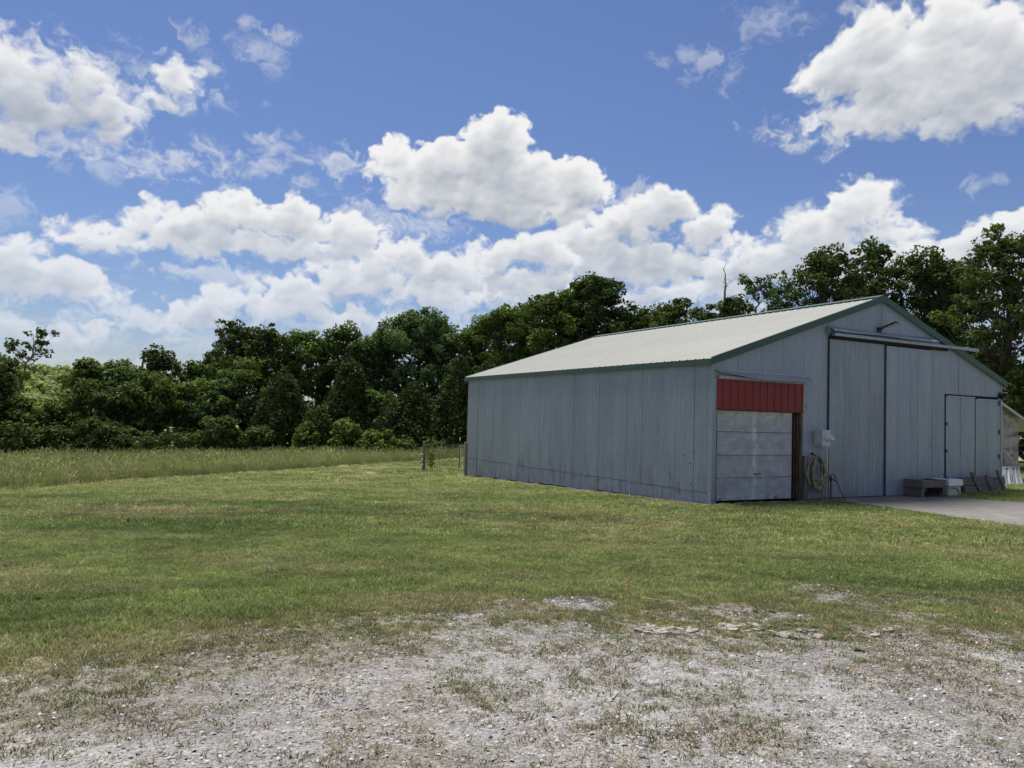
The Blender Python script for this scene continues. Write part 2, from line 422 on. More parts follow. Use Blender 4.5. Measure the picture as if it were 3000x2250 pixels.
M['roof'] = mat('cream_roof_paint', (.33,.33,.30), .85, 0, .05, .6, (1,.2,1), .0, 20, spec=.12, second=(.26,.26,.24), sfac=(.56,.76), sscale=.9, sstretch=(.3,3,1))
M['green'] = mat('green_trim_paint', (.038,.085,.062), .45, 0, .12, 2, (1,1,1))
M['green_fascia'] = mat('faded_green_trim_paint', (.05,.095,.078), .5, 0, .12, 2, (1,1,1))
M['red'] = mat('red_panel_paint', (.215,.018,.018), .48, 0, .10, 2.5, (1,1,.4), second=(.25,.035,.032), sfac=(.6,.8), sscale=3)
M['dark'] = mat('dark_interior', (.012,.012,.012), .9)  # near-black colour that stands for shade in gaps and interiors
M['black'] = mat('black_plastic', (.012,.012,.014), .45)
M['rust'] = mat('rusty_steel', (.11,.048,.026), .8, 0, .35, 12, (3,3,.5), .3, 60, second=(.04,.022,.016), sfac=(.45,.6), sscale=5, sstretch=(3,3,.6))
M['wood'] = mat('weathered_wood', (.19,.165,.14), .9, 0, .25, 5, (5,5,.6), .5, 12, second=(.075,.062,.053), sfac=(.46,.62), sscale=3, sstretch=(6,6,.6))
M['wood_h'] = mat('weathered_plank_wood', (.17,.148,.128), .9, 0, .25, 5, (1,6,6), .6, 30, second=(.06,.05,.042), sfac=(.47,.66), sscale=3, sstretch=(1,7,7))
M['post'] = mat('grey_post_wood', (.20,.18,.165), .95, 0, .25, 8, (4,4,.7), .7, 20, second=(.07,.06,.055), sfac=(.5,.65), sscale=6, sstretch=(4,4,.5))
M['white'] = mat('white_plastic', (.70,.70,.67), .4, 0, .04, 4, (1,1,1))
M['cream'] = mat('cream_plastic', (.50,.48,.41), .5, 0, .06, 4, (1,1,1), second=(.40,.37,.30), sfac=(.55,.75), sscale=6)
M['offwhite'] = mat('dirty_white_paint', (.46,.46,.44), .6, 0, .06, 5, (1,1,1), second=(.36,.34,.30), sfac=(.56,.74), sscale=5)
M['meter_grey'] = mat('pale_grey_enamel', (.46,.48,.51), .42, .1, .04, 4)
M['glass'] = mat('meter_glass', (.55,.62,.58), .12, 0, .03, 6, spec=.8)
M['alu'] = mat('aluminium', (.58,.59,.60), .35, .6, .05, 6)
M['hose'] = mat('yellow_green_hose', (.38,.345,.20), .5, 0, .15, 9, second=(.17,.18,.09), sfac=(.5,.65), sscale=7)
M['hose_dark'] = mat('dark_green_hose', (.06,.075,.045), .6, 0, .15, 9)
M['hydrant'] = mat('rusty_orange_iron', (.27,.085,.045), .7, 0, .3, 20, second=(.11,.04,.03), sfac=(.45,.6), sscale=18)
M['rope'] = mat('white_twine', (.62,.59,.55), .9, 0, .12, 12)
M['pinktwine'] = mat('pink_twine', (.48,.22,.22), .9, 0, .12, 12)
M['orange'] = mat('orange_flag_plastic', (.60,.27,.17), .6, 0, .1, 20)
M['wire'] = mat('fence_wire', (.10,.105,.10), .6, .3)
M['rock'] = mat('pale_limestone', (.34,.31,.27), .9, 0, .2, 9, (1,1,1), .6, 40, second=(.13,.105,.085), sfac=(.46,.6), sscale=12)
M['shed_wall'] = mat('weathered_board_wall', (.36,.345,.32), .9, 0, .2, 2.5, (1,1,1), .5, 14, second=(.12,.10,.085), sfac=(.5,.68), sscale=2.2, sstretch=(1,1,2.4))
M['brown_rail'] = mat('brown_steel_rail', (.13,.06,.042), .7, .1, .2, 6)
M['straw'] = mat('straw', (.48,.40,.24), .9, 0, .2, 30)
M['bark'] = mat('tree_bark', (.085,.072,.06), .95, 0, .3, 6, (4,4,.6), .8, 18, second=(.04,.034,.03), sfac=(.45,.6), sscale=5, sstretch=(4,4,.5))
M['deadwood'] = mat('bare_grey_deadwood', (.15,.135,.12), .95, 0, .2, 6, (3,3,.6))
def door_extra(nt, c, noise, ramp, mixc, tc, b):
    c = mixc(ramp(noise(2.6, (1,1,1.6), 9, .72), .44, .66), c, (.50,.50,.52))       # chalked white remains
    sx = nt.nodes.new('ShaderNodeSeparateXYZ'); nt.links.new(tc.outputs['Object'], sx.inputs[0])
    def band(o, at, w):
        m1 = nt.nodes.new('ShaderNodeMath'); m1.operation = 'SUBTRACT'; nt.links.new(o, m1.inputs[0]); m1.inputs[1].default_value = at
        m2 = nt.nodes.new('ShaderNodeMath'); m2.operation = 'ABSOLUTE'; nt.links.new(m1.outputs[0], m2.inputs[0])
        r = nt.nodes.new('ShaderNodeMapRange'); r.inputs[1].default_value = w; r.inputs[2].default_value = w*.35; nt.links.new(m2.outputs[0], r.inputs[0]); return r.outputs[0]
    def mul(a, q):
        m1 = nt.nodes.new('ShaderNodeMath'); m1.operation = 'MULTIPLY'; nt.links.new(a, m1.inputs[0]); nt.links.new(q, m1.inputs[1]); return m1.outputs[0]
    n = ramp(noise(6, (1,1,1), 8, .7), .38, .62)
    c = mixc(mul(band(sx.outputs[0], 1.54, .11), n), c, (.68,.68,.68))
    c = mixc(mul(band(sx.outputs[2], 2.33, .26), n), c, (.62,.62,.58))
    c = mixc(mul(band(sx.outputs[2], 0.02, .22), n), c, (.62,.60,.57))
    c = mixc(mul(band(sx.outputs[2], 0.05, .12), ramp(noise(9, (1,1,1), 8, .7), .5, .62)), c, (.14,.10,.075))
    return c
M['door'] = mat('peeling_garage_door_paint', (.36,.36,.39), .8, 0, .14, 3, (1,1,1), .15, 40, extra=door_extra)
def slab_extra(nt, c, noise, ramp, mixc, tc, b):
    c = mixc(ramp(noise(.8, (1,2.5,1), 7, .65), .52, .72), c, (.11,.108,.108))
    return mixc(ramp(noise(.5, (2.5,1,1), 5, .6), .56, .74), c, (.26,.22,.18))
M['slab'] = mat('stained_concrete', (.165,.155,.142), .85, 0, .12, 3, (1,1,1), .25, 60, extra=slab_extra)

def leaf_mat(name, col, trans=0.25, spread=.5):
    m = bpy.data.materials.new(name); m.use_nodes = True; nt = m.node_tree; nt.nodes.clear()
    o = nt.nodes.new('ShaderNodeOutputMaterial'); a = nt.nodes.new('ShaderNodeAttribute'); a.attribute_name = 'tint'
    rgb = nt.nodes.new('ShaderNodeRGB'); rgb.outputs[0].default_value = (*col, 1)
    mx = nt.nodes.new('ShaderNodeMix'); mx.data_type = 'RGBA'; mx.blend_type = 'MULTIPLY'; mx.inputs[0].default_value = 1
    nt.links.new(rgb.outputs[0], mx.inputs[6]); nt.links.new(a.outputs['Color'], mx.inputs[7])
    d = nt.nodes.new('ShaderNodeBsdfPrincipled'); d.inputs['Roughness'].default_value = .75; d.inputs['Specular IOR Level'].default_value = .08
    nt.links.new(mx.outputs[2], d.inputs['Base Color'])
    t = nt.nodes.new('ShaderNodeBsdfTranslucent'); 
    sc = nt.nodes.new('ShaderNodeMix'); sc.data_type = 'RGBA'; sc.blend_type = 'MULTIPLY'; sc.inputs[0].default_value = 1; sc.inputs[7].default_value = (1.2, 1.4, .5, 1)
    nt.links.new(mx.outputs[2], sc.inputs[6]); nt.links.new(sc.outputs[2], t.inputs[0])
    ms = nt.nodes.new('ShaderNodeMixShader'); ms.inputs[0].default_value = trans
    nt.links.new(d.outputs[0], ms.inputs[1]); nt.links.new(t.outputs[0], ms.inputs[2]); nt.links.new(ms.outputs[0], o.inputs[0])
    return m
M['leaf_oak'] = leaf_mat('oak_leaves', (.100,.145,.040))
M['leaf_dark'] = leaf_mat('dark_oak_leaves', (.068,.098,.032), .22)  # darker oak copy, holds the shade of backlit trees and low bushes
M['leaf_light'] = leaf_mat('light_green_leaves', (.115,.160,.045), .3)
M['leaf_blue'] = leaf_mat('blue_green_leaves', (.100,.150,.068), .24)
M['leaf_cedar'] = leaf_mat('cedar_foliage', (.050,.074,.024), .1)
M['leaf_hill'] = leaf_mat('sunny_hill_leaves', (.21,.25,.12), .3)  # sunlight on the far hill is put into this pale leaf colour
def grass_mat(name, trans=.3):
    m = bpy.data.materials.new(name); m.use_nodes = True; nt = m.node_tree; nt.nodes.clear()
    o = nt.nodes.new('ShaderNodeOutputMaterial'); a = nt.nodes.new('ShaderNodeAttribute'); a.attribute_name = 'tint'; a.attribute_type = 'INSTANCER'
    d = nt.nodes.new('ShaderNodeBsdfPrincipled'); d.inputs['Roughness'].default_value = .6; d.inputs['Specular IOR Level'].default_value = .25
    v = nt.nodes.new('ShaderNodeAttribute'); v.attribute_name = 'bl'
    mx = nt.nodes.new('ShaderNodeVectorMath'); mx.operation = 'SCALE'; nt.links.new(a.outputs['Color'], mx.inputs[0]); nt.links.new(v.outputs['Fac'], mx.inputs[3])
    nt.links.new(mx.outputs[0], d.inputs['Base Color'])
    t = nt.nodes.new('ShaderNodeBsdfTranslucent'); nt.links.new(mx.outputs[0], t.inputs[0])
    ms = nt.nodes.new('ShaderNodeMixShader'); ms.inputs[0].default_value = trans
    nt.links.new(d.outputs[0], ms.inputs[1]); nt.links.new(t.outputs[0], ms.inputs[2]); nt.links.new(ms.outputs[0], o.inputs[0])
    return m
M['blade'] = grass_mat('grass_blades')
M['stone'] = grass_mat('gravel_stones', 0.0)

# ------------------------------------------------------------------ ground cover rules (world coordinates)
gp = [G(*p) for p in ((-900,2330),(0,2160),(250,2095),(420,2030),(820,1930),(1220,1885),(1560,1868),(2040,1868),(2580,1845),(3000,1890),(3900,1950))]
lp = [G(*p) for p in ((-900,1960),(0,1830),(540,1800),(950,1750),(1490,1725),(1760,1750),(2170,1715),(2580,1740),(3000,1760),(3900,1800))]
gx_, gy_ = [p[0] for p in gp], [p[1] for p in gp]; lx_, ly_ = [p[0] for p in lp], [p[1] for p in lp]
mp_ = [G(*p) for p in ((-700,1500),(0,1425),(400,1405),(820,1380),(1230,1352),(1340,1345))]   # mown edge of the lawn, seen from the drive
mx_, my_ = [p[0] for p in mp_]+[40], [p[1] for p in mp_]+[60]
mx_ = [-60]+mx_; my_ = [my_[0]+(mx_[1]+60)*-0.18]+my_
BARE = [(1716,1768,115,26,.95),(2390,1730,110,24,.55),(2480,1755,150,26,.5),(2200,1790,140,28,.6),(2730,1765,110,18,.6),(2560,1800,140,26,.6),(1420,1800,90,16,.4),(2700,1812,120,16,.4)]
bare = []
for px, py, wx, wy, o in BARE:
    c = G(px, py); r = G(px+wx, py); n = G(px, py+wy); bare.append((c[0], c[1], abs(r[0]-c[0]), abs(n[1]-c[1]), o))
DARKSOIL = [(2340,1745,60,10),(2660,1750,70,10),(1690,1752,90,14)]
darks = []
for px, py, wx, wy in DARKSOIL:
    c = G(px, py); r = G(px+wx, py); n = G(px, py+wy); darks.append((c[0], c[1], abs(r[0]-c[0]), abs(n[1]-c[1])))
def weeds_at(x, y): return ss(.50, .64, fbm(x*4.5, y*6.0, 4, 160)*.5+fbm(x*.8, y*.9, 4, 165)*.5)
def cover_rules(x, y):
    """grass cover 0..1, dryness 0..1, soil 0..1 """
    yG = np.interp(x, gx_, gy_); yL = np.interp(x, lx_, ly_)
    n1 = fbm(x*0.9, y*1.1, 4, 100)-.5; n2 = fbm(x*3.2, y*4.0, 5, 120)-.5; n3 = fbm(x*.35, y*.5, 4, 140)-.5
    t = (y-yG)/np.maximum(yL-yG, .4)
    tt = t + n1*1.1 + n2*1.2
    cover = ss(-.55, .80, tt)
    for a, b, rx, ry, o in bare:
        r = np.sqrt(((x-a)/rx)**2+((y-b)/ry)**2)+n2*.9
        cover = cover*(1-o*ss(1.15, .7, r))
    far_ = ss(12, 20, y)
    dry = 1-ss(.2, 1.35, t+n1*1.6+n2*.8)
    dry = np.maximum(dry, ss(.55, .75, fbm(x*.5+9, y*.9, 5, 180))*.45)
    # mown stripes and clippings lying on the lawn further out
    dry = np.maximum(dry, ss(.50, .78, fbm((x+y*.15)*.22, y*1.3, 5, 200))*.75*ss(8, 15, y))
    soil = np.zeros_like(t)
    for a, b, rx, ry in darks:
        r = np.sqrt(((x-a)/rx)**2+((y-b)/ry)**2)+n2*1.2
        soil = np.maximum(soil, ss(1.2, .6, r))
    u, v = to_uv(x, y)
    dw = np.minimum(np.abs(u+0.15)+np.where((v > -.3) & (v < 14.7), 0, 9), 9)              # bare strip along the side wall
    strip = ss(.75, .2, dw+n2*.9)
    soil = np.maximum(soil, strip*.8); cover = cover*(1-.97*strip)
    dv = np.where((u > 0) & (u < 3.4), np.abs(v+.12), 9); s2 = ss(.5, .1, dv+n2*.6); dry = np.maximum(dry, s2); cover = cover*(1-.45*s2)
    a, b = bw(11.5, -3.6)[:2]                                                                # the worn strip below the slab
    s3 = ss(.55, .0, np.abs(v+4.3+(u-6)*.30+n1*.8))*ss(4.5, 6.5, u)*ss(14, 11, u)
    dry = np.maximum(dry, s3*.9)
    return cover, dry, soil
GREEN = np.array([.185,.258,.064]); GREEN2 = np.array([.320,.375,.135]); DRY = np.array([.34,.295,.165]); DEEP = np.array([.115,.180,.048])
GRAV = np.array([.285,.274,.264]); GRAV2 = np.array([.215,.202,.188]); SOILC = np.array([.085,.07,.058]); BROWN = np.array([.17,.13,.09])
def grass_color(x, y, dry, rng=None):
    n = fbm(x*.6, y*.9, 4, 300)[..., None]; n2 = fbm(x*.18+3, y*.45, 4, 320)[..., None]
    g = GREEN*(1-n)+GREEN2*n
    k = ss(.50, .72, n2); g = g*(1-k*.65)+DEEP*k*.65
    k = ss(.52, .72, fbm((x+y*.3)*.30+40, y*.85, 5, 330))[..., None]; g = g*(1-k*.55)+np.array([.36,.37,.16])*k*.55
    d = np.clip(dry, 0, 1)[..., None]*.80
    c = g*(1-d)+(DRY*(.8+.5*n))*d
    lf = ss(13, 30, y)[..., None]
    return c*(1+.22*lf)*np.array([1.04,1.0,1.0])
def ground_color(x, y):
    cover, dry, soil = cover_rules(x, y)
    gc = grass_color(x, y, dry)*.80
    n = fbm(x*1.1, y*1.4, 5, 340)[..., None]; n2 = fbm(x*5, y*6, 4, 360)[..., None]
    gr = GRAV2*(1-ss(.36, .60, n))+GRAV*ss(.36, .60, n)
    gr = gr*(.82+.36*n2)
    gr = gr*(1-.35*ss(.55,.75,fbm(x*.7+20,y*.7,4,380))[...,None])+BROWN*.35*ss(.55,.75,fbm(x*.7+20,y*.7,4,380))[...,None]
    wd = (.26*weeds_at(x, y)*(.4+1.2*n2[..., 0]))[..., None]; gr = gr*(1-wd)+BROWN*1.05*wd
    cw = np.clip(cover*.42+.5*ss(.55, .95, cover), 0, .88)[..., None]
    c = gr*(1-cw)+(gc*.7+BROWN*.3)*cw
    c = c*(1-soil[..., None]*.8)+SOILC*soil[..., None]*.8
    return c, cover, dry, soil

# ---- the ground sheet, fine near the drive and wide to the horizon
def spaced(a, b, step, hi, g=1.14):
    core = list(np.arange(a, b, step)); s = step; x = core[-1]
    up = []
    while x < hi: s *= g; x += s; up.append(x)
    s = step; x = a; dn = []
    while x > -hi: s *= g; x -= s; dn.append(x)
    return np.array(dn[::-1]+core+up)
xs = spaced(-8, 10, .06, 1800); ys = spaced(2.8, 12, .06, 1800, 1.07)
ys = ys[ys > -300]
XX, YY = np.meshgrid(xs, ys); ZZ = height(XX, YY)
fade = ss(30, 12, np.abs(YY))*ss(40, 15, np.abs(XX))
ZZ = ZZ + ((fbm(XX*3, YY*3, 4, 400)-.5)*.035+(fbm(XX*.5, YY*.5, 3, 420)-.5)*.08*ss(12,8,YY))*fade
u_, v_ = to_uv(XX, YY)
ZZ = ZZ - .05*ss(0, .3, u_)*ss(0, .3, v_)*(u_ < W_)*(v_ < L_)
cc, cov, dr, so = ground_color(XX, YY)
ZZ = ZZ + (fbm(XX*9, YY*9, 3, 430)-.5)*.03*cov*fade
nx, ny = len(xs), len(ys)
idx = np.arange(nx*ny).reshape(ny, nx)
loops = np.stack([idx[:-1,:-1], idx[:-1,1:], idx[1:,1:], idx[1:,:-1]], -1).reshape(-1)
gm = bpy.data.materials.new('lawn_and_gravel'); gm.use_nodes = True; nt = gm.node_tree; gb = nt.nodes['Principled BSDF']; gb.inputs['Roughness'].default_value = .95; gb.inputs['Specular IOR Level'].default_value = .15
at_ = nt.nodes.new('ShaderNodeAttribute'); at_.attribute_name = 'soil_color'
ac_ = nt.nodes.new('ShaderNodeAttribute'); ac_.attribute_name = 'cover'
tcg = nt.nodes.new('ShaderNodeTexCoord')
def gnoise(sc, det=6, r=.65, st=(1,1,1)):
    mpn = nt.nodes.new('ShaderNodeMapping'); mpn.inputs['Scale'].default_value = st; nt.links.new(tcg.outputs['Object'], mpn.inputs[0])
    n = nt.nodes.new('ShaderNodeTexNoise'); n.inputs['Scale'].default_value = sc; n.inputs['Detail'].default_value = det; n.inputs['Roughness'].default_value = r; nt.links.new(mpn.outputs[0], n.inputs[0]); return n.outputs[0]
def grange(v, a, b, c=0, d=1):
    r = nt.nodes.new('ShaderNodeMapRange'); r.inputs[1].default_value = a; r.inputs[2].default_value = b; r.inputs[3].default_value = c; r.inputs[4].default_value = d; nt.links.new(v, r.inputs[0]); return r.outputs[0]
vo = nt.nodes.new('ShaderNodeTexVoronoi'); vo.inputs['Scale'].default_value = 55; nt.links.new(tcg.outputs['Object'], vo.inputs['Vector'])
vs = nt.nodes.new('ShaderNodeSeparateColor'); nt.links.new(vo.outputs['Color'], vs.inputs[0])
def gmul(a, b):
    m_ = nt.nodes.new('ShaderNodeMath'); m_.operation = 'MULTIPLY'
    for i, v in enumerate((a, b)):
        if isinstance(v, (int, float)): m_.inputs[i].default_value = v
        else: nt.links.new(v, m_.inputs[i])
    return m_.outputs[0]
f = gmul(gmul(grange(gnoise(28), .3, .7, .68, 1.30), grange(vs.outputs[0], 0, 1, .78, 1.2)), grange(gnoise(3.5, 6, .7, (1, 2.2, 1)), .3, .7, .86, 1.16))
sv = nt.nodes.new('ShaderNodeVectorMath'); sv.operation = 'SCALE'; nt.links.new(at_.outputs['Color'], sv.inputs[0]); nt.links.new(f, sv.inputs[3]); nt.links.new(sv.outputs[0], gb.inputs['Base Color'])
bpn = nt.nodes.new('ShaderNodeBump'); bpn.inputs['Strength'].default_value = .7; bpn.inputs['Distance'].default_value = .02
nt.links.new(grange(vo.outputs['Distance'], 0, .6, 1, 0), bpn.inputs['Height']); nt.links.new(bpn.outputs[0], gb.inputs['Normal'])
ca = np.ones((ny*nx, 4), dtype=np.float32); ca[:, :3] = cc.reshape(-1, 3)
me = mesh_np('ground', np.stack([XX, YY, ZZ], -1), loops, np.full((nx-1)*(ny-1), 4), gm, True,
             {'soil_color': ('FLOAT_COLOR', 'POINT', ca), 'cover': ('FLOAT', 'POINT', cov.astype(np.float32))})
tag(link('ground', me), kind='structure')
def gz(x, y):                                             # height of the actual sheet
    x = np.atleast_1d(x); y = np.atleast_1d(y)
    i = np.clip(np.searchsorted(xs, x)-1, 0, nx-2); j = np.clip(np.searchsorted(ys, y)-1, 0, ny-2)
    fx = (x-xs[i])/(xs[i+1]-xs[i]); fy = (y-ys[j])/(ys[j+1]-ys[j])
    return (ZZ[j,i]*(1-fx)+ZZ[j,i+1]*fx)*(1-fy)+(ZZ[j+1,i]*(1-fx)+ZZ[j+1,i+1]*fx)*fy

# ------------------------------------------------------------------ scattered cover (grass blades, stones) on points
RNG = np.random.default_rng(11)
def tuft_mesh(name, n, rad, hmin, hmax, wid, lean, seed, segs=2, head=False):
    r = np.random.default_rng(seed); V = []; F = []; S = []; B = []
    for k in range(n):
        a = r.uniform(0, 2*np.pi); d = rad*math.sqrt(r.uniform(0, 1)); bx_, by_ = d*math.cos(a), d*math.sin(a)
        h = r.uniform(hmin, hmax); fa = r.uniform(0, 2*np.pi); w = wid*r.uniform(.6, 1.3)
        la = r.uniform(0, 2*np.pi); ln = lean*h*r.uniform(.2, 1.4); dx, dy = math.cos(la)*ln, math.sin(la)*ln
        wx, wy = math.cos(fa)*w/2, math.sin(fa)*w/2; i = len(V); b = r.uniform(.65, 1.35)
        V += [(bx_-wx, by_-wy, -.01), (bx_+wx, by_+wy, -.01), (bx_+wx*.8+dx*.35, by_+wy*.8+dy*.35, h*.55), (bx_-wx*.8+dx*.35, by_-wy*.8+dy*.35, h*.55), (bx_+dx, by_+dy, h)]
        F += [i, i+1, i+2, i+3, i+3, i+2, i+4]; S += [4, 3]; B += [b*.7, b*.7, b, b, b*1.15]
        if head and r.uniform() < .35:
            j = len(V); hh = h*1.0; hw = wid*1.6
            V += [(bx_+dx-hw/2, by_+dy, hh*.90), (bx_+dx, by_+dy+hw/2, hh*1.02), (bx_+dx+hw/2, by_+dy, hh*.92), (bx_+dx*1.25, by_+dy*1.25, hh*1.16)]
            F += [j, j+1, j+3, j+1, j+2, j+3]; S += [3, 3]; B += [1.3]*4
    return mesh_np(name, V, F, S, M['blade'], False, {'bl': ('FLOAT', 'POINT', np.array(B, dtype=np.float32))})
def stone_mesh(name, seed):
    r = np.random.default_rng(seed)
    P = np.array([(0,0,1),(.9,0,.3),(.28,.85,.3),(-.72,.52,.3),(-.72,-.52,.3),(.28,-.85,.3),(.8,.4,-.4),(-.2,.9,-.4),(-.9,0,-.4),(-.2,-.9,-.4),(.8,-.4,-.4)], dtype=float)
    P *= r.uniform(.65, 1.25, P.shape); P[:, 2] *= .6
    F = [0,1,2, 0,2,3, 0,3,4, 0,4,5, 0,5,1, 1,6,2, 2,6,7, 2,7,3, 3,7,8, 3,8,4, 4,8,9, 4,9,5, 5,9,10, 5,10,1, 1,10,6]
    return mesh_np(name, P, F, [3]*15, M['stone'], False, {'bl': ('FLOAT', 'POINT', np.full(len(P), r.uniform(.9, 1.1), dtype=np.float32))})
def proto_collection(name, meshes):
    c = bpy.data.collections.new(name)
    for m_ in meshes: c.objects.link(bpy.data.objects.new(m_.name, m_))
    return c
def scatter(name, label, cat, pts, scl, rotz, tint, coll, tilt=None, flat=1.0, kind='stuff'):
    n = len(pts)
    rot = np.zeros((n, 3), dtype=np.float32); rot[:, 2] = rotz
    if tilt is not None: rot[:, :2] = tilt
    tn = np.ones((n, 4), dtype=np.float32); tn[:, :3] = tint
    me = mesh_np(name, pts, [], [], None, False, {'rot': ('FLOAT_VECTOR', 'POINT', rot), 'scl': ('FLOAT', 'POINT', scl.astype(np.float32)), 'tint': ('FLOAT_COLOR', 'POINT', tn)})
    o = link(name, me)
    ng = bpy.data.node_groups.new(name+'_scatter', 'GeometryNodeTree')
    ng.interface.new_socket('Geometry', in_out='INPUT', socket_type='NodeSocketGeometry'); ng.interface.new_socket('Geometry', in_out='OUTPUT', socket_type='NodeSocketGeometry')
    gi, go = ng.nodes.new('NodeGroupInput'), ng.nodes.new('NodeGroupOutput')
    iop = ng.nodes.new('GeometryNodeInstanceOnPoints'); ci = ng.nodes.new('GeometryNodeCollectionInfo')
    ci.inputs[0].default_value = coll; ci.inputs['Separate Children'].default_value = True; ci.inputs['Reset Children'].default_value = True
    iop.inputs['Pick Instance'].default_value = True
    def attr(nm, ty):
        a = ng.nodes.new('GeometryNodeInputNamedAttribute'); a.data_type = ty; a.inputs[0].default_value = nm; return a.outputs[0]
    ng.links.new(gi.outputs[0], iop.inputs['Points']); ng.links.new(ci.outputs[0], iop.inputs['Instance'])
    e2r = ng.nodes.new('FunctionNodeEulerToRotation'); ng.links.new(attr('rot', 'FLOAT_VECTOR'), e2r.inputs[0]); ng.links.new(e2r.outputs[0], iop.inputs['Rotation'])
    ng.links.new(attr('scl', 'FLOAT'), iop.inputs['Scale'])
    ri = ng.nodes.new('FunctionNodeRandomValue'); ri.data_type = 'INT'
    ri.inputs[4].default_value = 0; ri.inputs[5].default_value = len(coll.objects)-1
    ng.links.new(ri.outputs[2], iop.inputs['Instance Index'])
    ng.links.new(iop.outputs[0], go.inputs[0])
    md = o.modifiers.new('scatter', 'NODES'); md.node_group = ng
    return tag(o, label, cat, kind=kind)

def in_barn(x, y, pad=.06):
    u, v = to_uv(x, y); return (u > -pad) & (u < W_+pad) & (v > -pad) & (v < L_+pad)
def fan(n, y0, y1, half=.80, power=1.0):                 # points over the lawn in front of the drive, wider farther out
    y = (y0**2+(y1**2-y0**2)*RNG.uniform(0, 1, n))**.5
    x = RNG.uniform(-1, 1, n)*(y*half+1.2); return x, y
SLAB_N = [G(2427,1469)[:2], G(3000,1549)[:2]]; SLAB_F = [G(2796,1458)[:2], G(3000,1476)[:2]]
d1 = np.array(SLAB_N[1])-np.array(SLAB_N[0]); d1 /= np.linalg.norm(d1); d2 = np.array(SLAB_F[1])-np.array(SLAB_F[0]); d2 /= np.linalg.norm(d2)
wl = bw(4.12, -.02)[:2]; wr = bw(10.0, -.02)[:2]
SLAB = [tuple(wl), tuple(np.array(SLAB_N[1])+d1*9), tuple(np.array(SLAB_F[1])+d2*9), tuple(SLAB_F[0]), tuple(wr)]
def in_poly(x, y, poly):
    c = np.zeros(x.shape, dtype=bool); n = len(poly)
    for i in range(n):
        (xa, ya), (xb, yb) = poly[i], poly[(i+1) % n]
        c ^= ((ya > y) != (yb > y)) & (x < (xb-xa)*(y-ya)/(yb-ya+1e-12)+xa)
    return c
def mown(x, y): return y < np.interp(x, mx_, my_)
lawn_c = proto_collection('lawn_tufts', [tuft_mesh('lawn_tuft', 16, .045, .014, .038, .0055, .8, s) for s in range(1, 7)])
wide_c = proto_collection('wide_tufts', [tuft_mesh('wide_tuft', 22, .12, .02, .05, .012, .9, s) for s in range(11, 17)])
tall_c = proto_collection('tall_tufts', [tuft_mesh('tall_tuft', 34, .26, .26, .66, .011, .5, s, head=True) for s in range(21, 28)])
weed_c = proto_collection('weed_tufts', [tuft_mesh('weed_tuft', 18, .032, .005, .020, .004, 1.9, s) for s in range(31, 36)])
stone_c = proto_collection('gravel_pieces', [stone_mesh('gravel_piece', s) for s in range(41, 49)])
def lay(name, label, n, y0, y1, coll, smin, smax, sel, tintf, half=.80):
    x, y = fan(n, y0, y1, half)
    cover, dry, soil = cover_rules(x, y)
    k = sel(x, y, cover, dry, soil) & ~in_barn(x, y) & ~in_poly(x, y, SLAB)
    x, y, cover, dry, soil = x[k], y[k], cover[k], dry[k], soil[k]
    z = gz(x, y); m_ = len(x)
    sc_ = RNG.uniform(smin, smax, m_)*((.42+.58*ss(.3, 1, cover))*(1-.25*dry) if 'weeds' not in name and 'litter' not in name else 1.15)*(.55+.95*fbm(x*2.6, y*2.6, 3, 560))
    return scatter(name, label, None, np.stack([x, y, z], -1), sc_, RNG.uniform(0, 6.28, m_), tintf(x, y, cover, dry), coll, RNG.normal(0, .12, (m_, 2)))
def lawn_tint(x, y, cover, dry):
    d = np.clip(dry+RNG.normal(0, .22, x.shape), 0, 1)
    k = RNG.uniform(.62, 1.35, x.shape)*(.72+.56*fbm(x*1.9, y*2.3, 4, 570)); k = np.where(RNG.uniform(0, 1, x.shape) < .07, k*1.5, k)  # random tone per tuft, a few tinted brighter as blade highlights
    return np.clip(grass_color(x, y, d)*k[:, None], 0, .6)
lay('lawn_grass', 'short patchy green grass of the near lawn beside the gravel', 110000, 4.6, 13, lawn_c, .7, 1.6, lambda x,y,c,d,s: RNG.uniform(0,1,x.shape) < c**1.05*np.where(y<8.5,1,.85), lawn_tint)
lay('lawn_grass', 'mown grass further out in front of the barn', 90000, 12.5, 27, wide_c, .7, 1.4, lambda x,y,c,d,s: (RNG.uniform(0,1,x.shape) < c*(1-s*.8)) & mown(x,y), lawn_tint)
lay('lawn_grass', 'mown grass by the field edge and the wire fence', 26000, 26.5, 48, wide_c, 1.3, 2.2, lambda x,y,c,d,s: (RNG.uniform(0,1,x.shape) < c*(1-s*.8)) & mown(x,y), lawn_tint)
def weed_tint(x, y, cover, dry):
    n = RNG.uniform(0, 1, x.shape)[:, None]; k = (RNG.uniform(0,1,x.shape) < .42)[:, None]
    return np.where(k, DRY*(.4+.5*n), (GREEN*.45+DEEP*.4)*(.7+.5*n))
lay('gravel_weeds', 'small weeds and dry grass scattered over the gravel', 60000, 3.0, 10, weed_c, .5, 1.3, lambda x,y,c,d,s: RNG.uniform(0,1,x.shape) < (.08+.60*ss(.05,.6,c)+.34*weeds_at(x,y))*(1-.7*ss(.6,1,c)), weed_tint)
